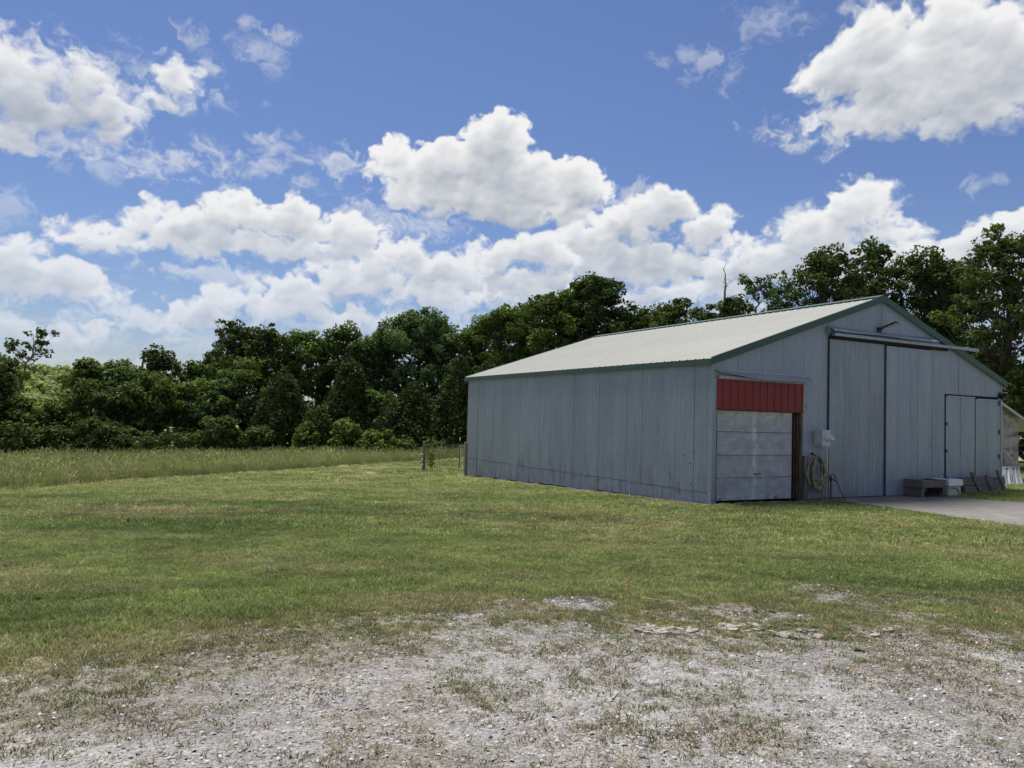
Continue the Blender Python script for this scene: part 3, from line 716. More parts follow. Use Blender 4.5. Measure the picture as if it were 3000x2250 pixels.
def rosette(name, seed):
    r = np.random.default_rng(seed); V = []; F = []; B = []
    for k in range(8):
        a = r.uniform(0, 6.28); l = r.uniform(.035, .07); w = l*.32; c, s_ = math.cos(a), math.sin(a); i = len(V); h = r.uniform(.008, .028)
        V += [(0,0,.004), (c*l*.5-s_*w, s_*l*.5+c*w, h), (c*l, s_*l, h*.7), (c*l*.5+s_*w, s_*l*.5-c*w, h)]; F += [i, i+3, i+2, i+1]; B += [.7, 1, 1.1, 1]
    return mesh_np(name, V, F, [4]*8, M['blade'], False, {'bl': ('FLOAT', 'POINT', np.array(B, dtype=np.float32))})
rose_c = proto_collection('weed_rosettes', [rosette('weed_rosette', s) for s in range(71, 75)])
lay('lawn_weeds', 'dark broad-leaved weeds growing in patches in the lawn', 16000, 5.5, 17, rose_c, .45, 1.0, lambda x,y,c,d,s: (RNG.uniform(0,1,x.shape) < ss(.55,.70,fbm(x*.8+31,y*1.0,5,580))*.8*c) & mown(x,y), lambda x,y,c,d: np.array([.085,.118,.045])*RNG.uniform(.7,1.5,x.shape)[:,None])
x, y = fan(900, 6.5, 22); cv, dd, sl = cover_rules(x, y); k = (cv > .7) & (fbm(x*.6, y*.6, 3, 590) > .48) & ~in_barn(x, y) & ~in_poly(x, y, SLAB) & mown(x, y); x, y = x[k], y[k]
scatter('clover_flowers', 'tiny white clover flowers dotted over the lawn', None, np.stack([x, y, gz(x, y)+.035], -1), RNG.uniform(.005,.009,len(x)), RNG.uniform(0,6.28,len(x)), np.full((len(x),3), .62), stone_c)
litter_c = proto_collection('litter_tufts', [tuft_mesh('litter_tuft', 9, .05, .004, .012, .004, 5.0, s) for s in range(61, 65)])
def litter_tint(x, y, cover, dry):
    n = RNG.uniform(0, 1, x.shape)[:, None]; return np.where(n < .6, BROWN*(.6+.8*n), DRY*(.5+.6*n))
lay('dry_litter', 'brown dead grass litter lying over the gravel and the lawn edge', 60000, 3.0, 10.5, litter_c, .6, 1.6, lambda x,y,c,d,s: RNG.uniform(0,1,x.shape) < .18+.5*ss(.48,.62,fbm(x*1.6,y*1.9,5,540)), litter_tint)
def stone_tint(x, y, cover, dry):
    n = RNG.uniform(0, 1, x.shape)[:, None]
    return np.array([.36,.345,.335])*(.45+1.05*n**1.4)*(1+RNG.normal(0,.04,(len(x),3)))
x, y = fan(90000, 2.6, 11); cv, dd, sl = cover_rules(x, y); dens = fbm(x*.9, y*1.0, 4, 500)
k = RNG.uniform(0, 1, x.shape) < (1-ss(.15,.8,cv))*(.25+.75*ss(.38,.62,dens)); x, y = x[k], y[k]; m_ = len(x)
scatter('gravel', 'loose pale crushed gravel on the drive', None, np.stack([x, y, gz(x, y)+.001], -1), .0035+.015*RNG.uniform(0,1,m_)**3, RNG.uniform(0,6.28,m_), stone_tint(x,y,None,None), stone_c, RNG.normal(0,.5,(m_,2)))
# tall field grass beyond the mown edge
n = 46000; y = 17+46*RNG.uniform(0, 1, n)**1.0; x = RNG.uniform(-1, 1, n)*(y*.80+2)
ed = np.interp(x, mx_, my_)
uu, vv = to_uv(x, y)
k = (y > ed) & (x < 2+y*.12) & (RNG.uniform(0,1,n) < np.clip(.55+ss(3.5,0,y-ed)*.6, 0, 1)) & ~in_barn(x, y, .6) & ~((uu > -1.2) & (vv < 16) & (uu < 14))
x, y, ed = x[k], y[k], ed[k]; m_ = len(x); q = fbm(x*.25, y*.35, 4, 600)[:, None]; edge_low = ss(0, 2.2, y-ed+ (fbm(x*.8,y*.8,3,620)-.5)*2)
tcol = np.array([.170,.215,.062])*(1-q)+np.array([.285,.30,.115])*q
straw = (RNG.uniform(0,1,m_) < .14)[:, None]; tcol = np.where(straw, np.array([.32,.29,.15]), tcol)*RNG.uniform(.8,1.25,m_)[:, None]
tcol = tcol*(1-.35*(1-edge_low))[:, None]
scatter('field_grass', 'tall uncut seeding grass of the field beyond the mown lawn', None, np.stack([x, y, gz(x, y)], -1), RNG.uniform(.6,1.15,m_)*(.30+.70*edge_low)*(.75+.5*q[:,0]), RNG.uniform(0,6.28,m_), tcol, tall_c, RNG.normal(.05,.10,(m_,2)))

# ------------------------------------------------------------------ concrete slab
sl = MB(); TOPZ = .03
def slab_part(poly, dz=0.0):
    MBs = MB(); MBs.prism(poly, -.14, TOPZ+dz, lambda a, b, d: (a, b, d)); return MBs
j0 = np.array(G(2745,1500)[:2]); 
ja = np.array(SLAB[0])*.30+np.array(SLAB[1])*.70; jb = np.array(SLAB[2])*.62+np.array(SLAB[3])*.38
slab_e = tag(bpy.data.objects.new('concrete_slab', None), kind='structure'); COL.objects.link(slab_e)
jd = (jb-ja)/np.linalg.norm(jb-ja); gap = .012*np.array([jd[1], -jd[0]])
sp_a = [SLAB[0], tuple(ja-gap*np.sign(1)), tuple(jb-gap), SLAB[3], SLAB[4]]; sp_b = [tuple(ja+gap), SLAB[1], SLAB[2], tuple(jb+gap)]
slab_part(sp_a).build('slab_section', M['slab'], slab_e, bevel=.012); slab_part(sp_b, -.006).build('slab_section', M['slab'], slab_e, bevel=.012)

# ------------------------------------------------------------------ the barn
barn = thing('barn', 'long grey galvanized metal barn with cream roof, green trim and sliding doors', 'barn', (BX, BY, 0), BYAW)
# local axes: x = along the front (u), y = back (v), z up
def rake(u): return EAVE+(RIDGE-EAVE)*(u/M_ if u < M_ else (W_-u)/(W_-M_))
def corr(s, amp=.0055, pitch=.0675): return amp*math.sin(2*math.pi*s/pitch)
def sheet(face, a0, a1, zb, zt, off=0.0, thick=.003, tilt=0.0, amp=.0055, pitch=.0675, step=4):
    """corrugated sheet; face 'front' (y=-off) or 'side' (x=-off); zb, zt functions or numbers"""
    n = max(2, int(round((a1-a0)/pitch*step))); m = MB(); cols = []
    for i in range(n+1):
        a = a0+(a1-a0)*i/n
        b_ = zb(a) if callable(zb) else zb; t_ = zt(a) if callable(zt) else zt
        d = off+corr(a, amp, pitch)+tilt*(a-a0)
        P = []
        for z in (b_, t_):
            P.append((a, -d, z) if face == 'front' else ((-d, a, z) if face == 'side' else ((W_+d, a, z) if face == 'right' else (a, L_+d, z))))
        cols.append(P)
    a, b_ = a1, None
    if amp and (a1-a0) > .2:                              # the lap edge stands a little proud and turns under
        z0_, z1_ = cols[-1][0][2], cols[-1][1][2]
        for da, dd in ((.003, .0065), (.0045, -.004)):
            d = off+tilt*(a1-a0)+dd
            P = [(a1+da, -d, z0_), (a1+da, -d, z1_)] if face == 'front' else ([(-d, a1+da, z0_), (-d, a1+da, z1_)] if face == 'side' else ([(W_+d, a1+da, z0_), (W_+d, a1+da, z1_)] if face == 'right' else [(a1+da, L_+d, z0_), (a1+da, L_+d, z1_)]))
            cols.append(P); n += 1
    m.v = [p for c in cols for p in c]
    m.f = [((2*i, 2*i+2, 2*i+3, 2*i+1) if face in ('front', 'right') else (2*i, 2*i+1, 2*i+3, 2*i+2)) for i in range(n)]
    return m
rb = random.Random(3)
# side wall (faces left): upper panels and the lower skirt, gaps over a black sheet stand for lap shadows
PW = .7155; NP = 20
edges = [max(.02, .63+PW*(i-1)) if i else .02 for i in range(NP+1)]; edges[-1] = L_-.02
for i in range(NP):
    a0, a1 = edges[i], edges[i+1]
    o = .030+.004*(i % 2)+rb.uniform(0, .003)
    sheet('side', a0+.004, a1-.014 if i < NP-1 else a1, .27+rb.uniform(-.003, .004), EAVE-.02, o, tilt=rb.uniform(.006, .016)).build('siding_panel', M['galv'], barn, smooth=True)
    bot = -.031*(a0+a1)/2+rb.uniform(-.03, .015)
    sheet('side', a0+.004, a1-.014 if i < NP-1 else a1, bot+.01, .263, o-.006, tilt=rb.uniform(-.012, .02)).build('skirt_panel', M['galv'], barn, smooth=True)
# rest of the shell
for i in range(20):
    a0, a1 = L_*i/20, L_*(i+1)/20
    sheet('right', a0+.01, a1+.03 if i < 19 else a1-.01, -.4, EAVE-.02, .02+.004*(i % 2), step=3).build('siding_panel', M['galv'], barn, smooth=True)
for i in range(17):
    a0, a1 = .02+(W_-.04)*i/17, .02+(W_-.04)*(i+1)/17
    sheet('back', a0, a1, -.9, lambda a: rake(a)-.03, .02+.004*(i % 2), step=3).build('siding_panel', M['galv'], barn, smooth=True)
# front wall sheets: (u0,u1,zbottom)
def front_panels(u0, u1, zb, zt=None, w=.7155, off=.03):
    n = max(1, int(round((u1-u0)/w)))
    for i in range(n):
        a0 = u0+(u1-u0)*i/n; a1 = u0+(u1-u0)*(i+1)/n
        sheet('front', a0+.002, a1+(.03 if i % 2 and i < n-1 else -.006), zb, zt if zt is not None else (lambda a: rake(a)-.03), off+.004*(i % 2)+rb.uniform(0, .002), tilt=rb.uniform(-.003, .003)).build('siding_panel', M['galv'], barn, smooth=True)
front_panels(.03, 3.24, 3.13)
front_panels(3.24, 4.20, .02)
front_panels(4.20, 9.55, 4.52)
front_panels(8.88, 9.55, .03, 4.515)
front_panels(9.55, 12.46, 3.12)
front_panels(12.46, 12.60, .05, w=.3)
sheet('front', .02, .115, .0, 3.13, .03).build('siding_panel', M['galv'], barn, smooth=True)
# corner trims
MB().box(-.055, .03, -.055, -.045, -.02, EAVE).box(-.055, -.045, -.045, .06, -.02, EAVE).build('corner_trim', M['galv'], barn)
MB().box(-.05, .03, L_-.05, L_+.03, -.5, EAVE).build('corner_trim', M['galv_bright'], barn)
MB().box(W_-.04, W_+.05, -.045, .05, .02, EAVE).build('corner_trim', M['galv'], barn)
# black sheets stand for the unlit interior and lap shadows behind gaps
dk = MB(); dk.box(.15, 12.4, .30, .32, -.1, 3.5).box(4.2, 9.2, .28, .30, 3.5, 4.6); dk.build('interior_shade_sheet', M['dark'], barn)
MB().box(.0, .02, .02, L_-.02, -.5, 3.5).build('interior_shade_sheet', M['dark'], barn)
# garage opening: red head panel, sectional door, jambs
red = MB(); n = 12
u0, u1 = .10, 3.235
prof = []
for k in range(n):
    a = u0+(u1-u0)*k/n; w = (u1-u0)/n
    prof += [(a, .040), (a+w*.74, .040), (a+w*.80, .062), (a+w*.92, .062), (a+w*.98, .040)]
prof.append((u1, .040))
for (a, d), (b, e) in zip(prof[:-1], prof[1:]):
    if b-a < 1e-5: continue
    i = len(red.v); red.v += [(a, -d, 2.40), (b, -e, 2.40), (b, -e, 3.14), (a, -d, 3.14)]; red.f.append((i, i+1, i+2, i+3))
red.build('red_head_panel', M['red'], barn, label='ribbed red metal panel above the garage door')
MB().box(.10, 3.24, -.066, .12, 2.372, 2.398).build('head_trim', M['red'], barn)
MB().box(.10, .15, -.02, .16, -.02, 2.37).build('door_jamb', M['wood'], barn)
MB().box(3.19, 3.25, -.028, .16, -.02, 2.37).build('door_jamb', M['wood'], barn)
MB().box(3.0, 3.035, .06, .10, .05, 2.36).box(3.075, 3.12, .02, .12, 0, 2.36).build('door_track', M['rust'], barn)
MB().box(2.93, 2.97, .10, .14, .0, 2.36).build('door_jamb', M['wood'], barn)
gd = bpy.data.objects.new('garage_door', None); COL.objects.link(gd); gd.parent = barn
zs = [.05, .635, 1.21, 1.81, 2.36]
for k in range(4):
    s = MB()
    z0, z1 = zs[k]+.006, zs[k+1]-.006
    nn = 14
    for i in range(nn):
        pass
    s.box(.155, 2.925, .07, .11, z0, z1)
    s.box(.155, 2.925, .058, .0705, z1-.022, z1-.002)
    s.box(1.50, 1.58, .066, .0702, z0+.01, z1-.03)
    s.build('door_section', M['door'], gd, bevel=.004)
hd = MB(); hd.tube([(1.54, .035, .72), (1.60, .02, .725), (1.68, .03, .715), (1.74, .035, .73)], .010, 6).box(1.53, 1.56, .03, .06, .705, .74).box(1.71, 1.75, .03, .06, .71, .745)
hd.build('handle', M['rust'], gd)
wm = MB(); wm.tube([(.17,.045,.98),(.175,.04,.80),(.20,.03,.69),(.26,.03,.645),(.40,.045,.635)], .016, 5).build('bent_edge_strip', M['offwhite'], gd)
# hood and stub track over the garage door
hood = MB(); n = 24
for i in range(n+1):
    f_ = i/n; u = -.02+3.40*f_
    lift = max(0, 1-f_/.42)**1.4
    zo = 3.215-.00*f_+lift*.135+.008*math.sin(f_*9); yo = -.24+lift*.07
    hood.v += [(u, -.045, 3.372), (u, -.060, 3.352), (u, -.10, 3.335+lift*.03), (u+.02, yo, zo), (u+.02, yo-.004, zo-.022)]
for i in range(n):
    for k in range(4):
        a = i*5+k; hood.f.append((a, a+1, a+6, a+5))
hood.build('hood_flashing', M['galv_bright'], barn, smooth=False, label='bent metal hood over the garage door, lifted at its left end')
MB().box(.10, 2.2, -.12, -.045, 3.150, 3.225).build('track_rail', M['galv'], barn)
MB().box(-.02, 3.38, -.062, -.035, 3.35, 3.385).build('hood_trim', M['galv_bright'], barn)
# sliding doors
def sliding(u0, u1, z0, z1, off, seams, zsplit, material, name='sliding_door', frame=True):
    d = bpy.data.objects.new(name, None); COL.objects.link(d); d.parent = barn
    MB().box(u0+.004, u1-.004, -off+.012, -off+.035, z0, z1).build('door_core', M['dark'], d)  # near-black core gives the sheet gaps their shadow lines
    S = [u0]+list(seams)+[u1]
    zz = [z0]+list(zsplit)+[z1]
    for i in range(len(S)-1):
        for j in range(len(zz)-1):
            sheet('front', S[i], S[i+1]-(.010 if i < len(S)-2 else 0), zz[j], zz[j+1]+(.02 if j < len(zz)-2 else 0), off+.004*(i % 2)-.0035*j*-1+.001, tilt=rb.uniform(-.003,.003), amp=.002).build('door_sheet', material, d, smooth=True)
    if frame:
        MB().box(u0-.012, u0+.012, -off-.018, -off+.02, z0, z1).build('door_edge', M['galv'], d)
        MB().box(u1-.012, u1+.012, -off-.018, -off+.02, z0, z1).build('door_edge', M['galv'], d)
    return d
sliding(4.24, 6.545, .05, 4.46, .07, [4.85, 5.46, 5.92], [.98, 2.97], M['galv_door'])
sliding(6.695, 8.88, .04, 4.44, .062, [7.23, 7.84, 8.19], [2.80], M['galv'])
MB().box(6.52, 6.72, -.045, -.03, .02, 4.46).build('door_gap_shade', M['dark'], barn)  # near-black strip stands for the shade between the doors
MB().box(4.195, 4.222, -.06, -.035, .02, 4.52).build('door_side_strip', M['dark'], barn)  # thin near-black strip left of the tall doors
MB().box(9.585, 9.608, -.055, -.03, .05, 3.10).box(11.10, 11.17, -.052, -.03, .05, 3.04).box(9.57, 12.46, -.058, -.03, 3.085, 3.128).build('door_gap_shade', M['dark'], barn)  # near-black strips stand for the shade around the small doors
sliding(9.592, 11.10, .08, 3.07, .050, [10.35], [1.15], M['galv'], 'hinged_door', False)
sliding(11.165, 12.43, .08, 3.03, .050, [11.80], [], M['galv'], 'hinged_door', False)
MB().box(9.62, 11.09, -.092, -.078, 3.055, 3.085).build('door_top_flashing', M['galv_bright'], barn)
MB().box(11.19, 12.43, -.092, -.078, 3.015, 3.045).build('door_top_flashing', M['galv_bright'], barn)
for z in (1.1, 1.9, 2.85): MB().box(12.42, 12.47, -.095, -.08, z, z+.17).build('hinge', M['rust'], barn)
for z in (1.3, 2.15): MB().box(9.56, 9.62, -.095, -.08, z, z+.10).build('hinge', M['rust'], barn)
# box track and corrugated hood above the tall doors
tr = MB(); tr.box(4.28, 11.08, -.215, -.10, 4.545, 4.63); tr.build('door_track', M['galv_bright'], barn, bevel=.006)
MB().box(4.22, 9.6, -.14, -.035, 4.47, 4.545).build('door_gap_shade', M['dark'], barn)  # near-black strip stands for the shade below the track
for u in (6.0, 7.6, 8.0, 9.6, 10.5): MB().box(u, u+.03, -.225, -.09, 4.535, 4.655).build('track_bracket', M['galv'], barn)
hd2 = MB(); n = 150
for i in range(n+1):
    u = 4.13+4.75*i/n; w = .012*math.sin(2*math.pi*u/.0675)
    sag = .012*math.sin(u*2.3)
    hd2.v += [(u, -.040, 4.83), (u, -.075, 4.80+w*.5), (u+.03, -.27, 4.70+w+sag), (u+.035, -.275, 4.675+w+sag)]
for i in range(n):
    for k in range(3):
        a = i*4+k; hd2.f.append((a, a+1, a+5, a+4))
hd2.build('hood_flashing', M['galv_bright'], barn)
MB().box(4.11, 4.125, -.16, -.035, 4.62, 4.80).build('hood_end', M['galv'], barn)
# small hardware: bolt holes and latches in the siding
for (v, z) in ((.98, 1.15), (.62, 1.27), (.75, .95), (1.55, .62), (.70, .42), (3.35, 1.15)):
    MB().lathe([(.018, 0), (.018, .012)], 8, Matrix.Translation((-.035, v, z)) @ Matrix.Rotation(-math.pi/2, 4, 'Y')).build('bolt_hole', M['black'], barn)
MB().lathe([(.022, 0), (.026, .03), (.012, .045)], 10, Matrix.Translation((3.36, -.035, 2.52)) @ Matrix.Rotation(math.pi/2, 4, 'X')).build('knob', M['offwhite'], barn)
# roof: ribbed panels on both slopes, ridge cap, rake and eave trim
def slope_panel(v0, v1, left, y_over=.0):
    m = MB(); RIBS = 3; w = v1-v0; prof = []
    for k in range(RIBS):
        a = v0+w*k/RIBS; s = w/RIBS
        prof += [(a, 0), (a+s*.34, 0), (a+s*.40, .006), (a+s*.46, 0), (a+s*.78, 0), (a+s*.86, .018), (a+s*.93, .018)]
    prof.append((v1, 0))
    ue, uR = (-.17, M_) if left else (W_+.17, M_)
    sl = (RIDGE-EAVE)/(M_ if left else W_-M_)
    ze = EAVE+.10-.17*sl; zr = RIDGE+.10
    for (v, h) in prof: m.v += [(ue, v, ze+h), (uR, v, zr+h), ]
    for i in range(len(prof)-1):
        a = 2*i; m.f.append((a, a+1, a+3, a+2) if not left else (a, a+2, a+3, a+1))
    return m
NR = 16; RV0, RV1 = -.10, L_+.10
for i in range(NR):
    v0, v1 = RV0+(RV1-RV0)*i/NR, RV0+(RV1-RV0)*(i+1)/NR
    slope_panel(v0, v1, True).build('roof_panel', M['roof'], barn)
    slope_panel(v0, v1, False).build('roof_panel', M['roof'], barn)
sl_l = (RIDGE-EAVE)/M_; sl_r = (RIDGE-EAVE)/(W_-M_)
cap = MB(); n = 48
for side_, sl in ((-1, sl_l), (1, sl_r)):
    for i in range(n):
        v0, v1 = RV0-.02+(RV1-RV0+.04)*i/n, RV0-.02+(RV1-RV0+.04)*(i+1)/n
        mid = (v0+v1)/2; zt = RIDGE+.155; du = .22*side_; zl = zt-.22*sl+.0
        i0 = len(cap.v)
        cap.v += [(M_, v0, zt), (M_, v1, zt), (M_+du, v1, zl-.0), (M_+du, v0, zl), (M_+du*1.02, mid, zl-.035), (M_+du*1.02, v1-.02, zl-.02)]
        cap.f += [(i0, i0+1, i0+2, i0+3), (i0+3, i0+2, i0+5, i0+4)]
cap.build('ridge_cap', M['green'], barn)
def rake_trim(y0, y1, name='rake_trim'):
    for side_ in (0, 1):
        ue = -.17 if side_ == 0 else W_+.17; sl = sl_l if side_ == 0 else sl_r
        ze = EAVE+.135-.17*sl; zr = RIDGE+.135
        m = MB(); h = .20
        poly = [(ue, ze-h), (M_, zr-h), (M_, zr), (ue, ze)]
        m.prism(poly, y0, y1, lambda a, b, d: (a, d, b)); m.build(name, M['green'], barn)
rake_trim(-.135, -.10); rake_trim(L_+.10, L_+.135)
MB().box(-.175, -.145, -.10, L_+.10, EAVE-.10, EAVE+.040).build('eave_trim', M['green_fascia'], barn)
MB().box(W_+.145, W_+.175, -.10, L_+.10, EAVE-.10, EAVE+.040).build('eave_trim', M['green_fascia'], barn)
sf = MB().box(-.145, -.03, -.10, L_+.10, EAVE-.08, EAVE-.06); sf.build('soffit', M['galv'], barn)
for side_ in (0, 1):                                       # underside under the rake overhang
    ue = 0 if side_ == 0 else W_; m = MB()
    m.prism([(ue, EAVE-.045), (M_, RIDGE-.045), (M_, RIDGE-.03), (ue, EAVE-.03)], -.10, .25, lambda a, b, d: (a, d, b)); m.build('soffit', M['galv'], barn)
m = MB(); m.box(-.16, -.06, L_+.10, L_+.18, EAVE-.13, EAVE+.03); m.build('gutter_end', M['offwhite'], barn)

# ------------------------------------------------------------------ things fixed to or standing by the barn
BM = Matrix.Translation((BX, BY, 0)) @ Matrix.Rotation(BYAW, 4, 'Z')
def bpos(u, v, z): return tuple(BM @ Vector((u, v, z)))
lamp = thing('barn_light', 'black LED floodlight arm on the gable above the tall doors', 'lamp', bpos(6.36, -.035, 4.90), BYAW)
LM = Matrix.Rotation(math.radians(24), 4, 'X')
MB().box(-.07, .07, -.06, 0, -.09, .05).build('wall_bracket', M['black'], lamp, bevel=.006)
hm = Matrix.Rotation(math.radians(-28), 4, 'Z') @ Matrix.Rotation(math.radians(-12), 4, 'X')
hm = Matrix.Translation((.02, -.05, .0)) @ Matrix.Rotation(math.radians(14), 4, 'Z') @ Matrix.Rotation(math.radians(-20), 4, 'X')
MB().box(-.12, .12, -.50, -.02, -.02, .025, hm).build('lamp_head', M['black'], lamp, bevel=.008)
for k in range(3): MB().box(-.08, .08, -.47+k*.14, -.37+k*.14, -.027, -.0205, hm).build('led_lens', M['offwhite'], lamp)

mt = thing('electric_meter', 'pale grey electric meter box with round glass meter beside the sliding door', 'electric meter', bpos(3.82, -.04, 0), BYAW)
MB().box(-.16, .16, -.28, 0, 1.49, 1.91).build('box', M['meter_grey'], mt, bevel=.008)
MB().box(-.165, .165, -.292, -.281, 1.48, 1.915).build('cover', M['meter_grey'], mt, bevel=.004)
MB().lathe([(.105, 0), (.10, .04), (.078, .045), (.078, .16), (.06, .185)], 22, Matrix.Translation((.03, -.292, 1.70)) @ Matrix.Rotation(math.pi/2, 4, 'X')).build('meter_glass', M['glass'], mt, smooth=True)
MB().box(.015, .05, -.482, -.476, 1.72, 1.755).build('meter_window', M['black'], mt)
MB().lathe([(.036, -.02), (.036, 1.44), (.047, 1.445), (.047, 1.50)], 14, Matrix.Translation((.125, -.20, 0))).build('conduit', M['white'], mt, smooth=True)

ho = thing('garden_hose', 'long coil of yellow-green hose hung beside the garage opening', 'hose', bpos(3.62, -.12, 0), BYAW)
MB().box(-.42, -.30, -.03, .06, .0, 1.20).build('hanging_board', M['wood'], ho)
MB().tube([(-.10, .06, 1.25), (-.06, -.02, 1.23), (0, -.10, 1.19), (.03, -.13, 1.21)], .014, 6).lathe([(.03,0),(.045,.03),(.02,.06)], 8, Matrix.Translation((-.13, -.02, 1.24))).build('hook', M['black'], ho)
rh = random.Random(8)
for k in range(20):
    pts = []; w = rh.uniform(.19, .30); h = rh.uniform(.62, 1.0); cx = rh.uniform(-.03, .03); sk = rh.uniform(-.08, .08); dy = rh.uniform(-.10, .0)
    n = 26
    for i in range(n+1):
        a = 2*math.pi*i/n+math.pi/2
        zz_ = math.sin(a); x_ = math.cos(a)*w*(1-.35*max(0, zz_)); 
        pts.append((cx+x_+sk*(1-zz_)*.5, -.04+dy+.03*math.cos(a*2+k), 1.19-h/2*(1-zz_)-.02*rh.random()*0))
    MB().tube(pts, .0135, 5, cap=False).build('hose_loop', M['hose'] if k % 4 else M['hose_dark'], ho, smooth=True)
MB().tube([(-.05,-.10,1.15),(-.22,-.11,1.0),(-.30,-.10,.75),(-.31,-.1,.62)], .011, 5).build('hose_end', M['hose_dark'], ho, smooth=True)
MB().tube([(.12,-.08,.30),(.20,-.10,.12),(.30,-.14,.05),(.48,-.25,.045),(.70,-.35,.045)], .011, 5).build('hose_tail', M['hose_dark'], ho, smooth=True)

hy = thing('yard_hydrant', 'rusty orange yard hydrant handle with short hose beside the white conduit', 'hydrant', bpos(4.00, -.34, 0), BYAW)
MB().lathe([(.016, -.05), (.016, .50), (.03, .51), (.035, .62), (.02, .66)], 10).build('standpipe', M['rust'], hy, smooth=True)
MB().tube([(0,0,.62),(-.05,-.02,.70),(.01,-.04,.74),(.09,-.04,.68),(.13,-.04,.60)], .018, 6).tube([(-.05,0,.55),(-.10,-.03,.60),(-.08,-.04,.70),(0,-.04,.72)], .014, 6).build('handle', M['hydrant'], hy, smooth=True)
MB().tube([(.02,-.02,.58),(.10,-.05,.56),(.16,-.07,.50)], .022, 8).build('spout', M['hydrant'], hy, smooth=True)
MB().tube([(.16,-.07,.50),(.20,-.09,.42),(.215,-.12,.30),(.22,-.20,.15),(.24,-.28,.03)], .014, 6).build('short_hose', M['hose_dark'], hy, smooth=True)

cm = thing('security_light', 'small dark floodlight under the eave at the right corner', 'lamp', bpos(12.52, -.05, 3.22), BYAW)
MB().box(-.05, .05, -.03, .0, -.07, .07).build('mount', M['black'], cm)
MB().box(-.10, .02, -.20, -.04, -.10, .02, Matrix.Rotation(.4, 4, 'X')).box(.04, .15, -.20, -.04, -.06, .05, Matrix.Rotation(.3, 4, 'X')).build('lamp_head', M['black'], cm, bevel=.01)
MB().box(.03, .15, -.16, .0, .055, .08).build('sensor', M['offwhite'], cm)

# timber trough on the slab (place from the photograph: left edge 2659, corner 2703, right 2759)
ex, ey, _ = G(2703, 1461)
tr_ = thing('wooden_trough', 'heavy weathered plank trough standing on the concrete in front of the doors', 'trough', (ex, ey, TOPZ), BYAW-.02)
TL, TD = 1.08, 1.35                                         # along front, depth
MB().box(-.02, TL, -.02, .05, .28, .50).build('plank', M['wood_h'], tr_, bevel=.008)
MB().box(-.02, .05, .052, TD, .27, .50).build('plank', M['wood_h'], tr_, bevel=.008)
MB().box(TL-.06, TL-.02, .12, TD-.13, .02, .27).box(.12, TL-.13, TD-.07, TD-.03, .02, .27).build('skirt_or_shade_board', M['wood_h'], tr_)  # boards added at right and back so the underside goes dark
MB().box(TL-.07, TL, .052, TD, .28, .50).build('plank', M['wood_h'], tr_, bevel=.008)
MB().box(.052, TL-.072, TD-.07, TD, .28, .50).build('plank', M['wood_h'], tr_, bevel=.008)
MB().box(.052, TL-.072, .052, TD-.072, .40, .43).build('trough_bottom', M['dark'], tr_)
for (x0, y0) in ((.0, .0), (TL-.12, .0), (.0, TD-.12), (TL-.12, TD-.12)): MB().box(x0, x0+.09, y0+.01, y0+.10, -.0, .278).build('leg', M['wood'], tr_, bevel=.006)
MB().box(.03, .08, .12, TD-.13, .02, .26).build('skirt_or_shade_board', M['wood_h'], tr_)
MB().box(.30, .55, .25, .27, .14, .278).build('brace', M['wood'], tr_)
MB().box(.60, TL-.02, TD-.35, TD-.30, .0, .26).build('skirt_or_shade_board', M['dark'], tr_)  # near-black board stands for the shade under the trough

ex, ey, _ = G(2786, 1456)
bk = thing('plastic_tub', 'cream plastic tub with a white lid beside the wooden trough', 'tub', (ex, ey+.30, TOPZ), BYAW)
MB().box(-.31, .31, -.30, .30, 0, .30).build('tub_body', M['cream'], bk, bevel=.03)
lidb = MB(); lidb.v = [(-.36,-.35,.30),(.36,-.35,.30),(.36,.35,.30),(-.36,.35,.30),(-.34,-.33,.50),(.34,-.33,.50),(.34,.33,.50),(-.34,.33,.50)]; lidb.f = [(0,3,2,1),(4,5,6,7),(0,1,5,4),(1,2,6,5),(2,3,7,6),(3,0,4,7)]
lidb.build('tub_lid', M['white'], bk, bevel=.02)
MB().tube([(-.24,-.315,.24),(-.02,-.318,.235),(.10,-.318,.21),(.17,-.318,.10),(.24,-.315,.05)], .011, 5).build('wire_handle', M['black'], bk)
gl = thing('work_glove', 'dark crumpled glove lying on the white tub lid', 'glove', (ex-.02, ey+.35, TOPZ+.50), BYAW)
gm_ = MB()
gm_.tube([(-.10,0,.05),(-.05,0,.09),(.01,0,.07)], [.04,.055,.04], 7)
for k in range(4): gm_.tube([(.0, -.05+k*.03, .05),(.08,-.06+k*.035,.035),(.16,-.06+k*.035,.012)], [.018,.016,.012], 5)
gm_.tube([(-.03,-.03,.07),(.0,-.09,.05),(.05,-.12,.02)], [.02,.017,.012], 5)
gm_.build('glove_body', M['black'], gl, smooth=True)
MB().tube([(-.13,0,.05),(-.09,0,.08)], [.045,.05], 8).build('cuff', M['meter_grey'], gl, smooth=True)

# plank panel with three cleats leaning on the wall
pl = thing('plank_panel', 'weathered two-plank panel with three slanted cleats leaning on the barn wall', 'plank panel', bpos(10.25, -.36, .05), BYAW)
pm = Matrix.Rotation(math.radians(-14), 4, 'X')
MB().box(-.15, 2.05, -.03, .02, .03, .235, pm).build('plank', M['wood_h'], pl, bevel=.006)
MB().box(-.15, 2.12, -.03, .02, .26, .50, pm).build('plank', M['wood_h'], pl, bevel=.006)
for a, t, hh in ((.38, .62, .66), (1.12, 1.28, .56), (1.78, 1.98, .70)):
    m = MB(); m.prism([(t-.10, 0.0), (t+.04, 0.0), (a+.03+.0, hh), (a-.08, hh)], -.085, -.031, lambda x_, z_, d: tuple(pm @ Vector((x_, d, z_)))); m.build('cleat', M['wood'], pl, bevel=.005)

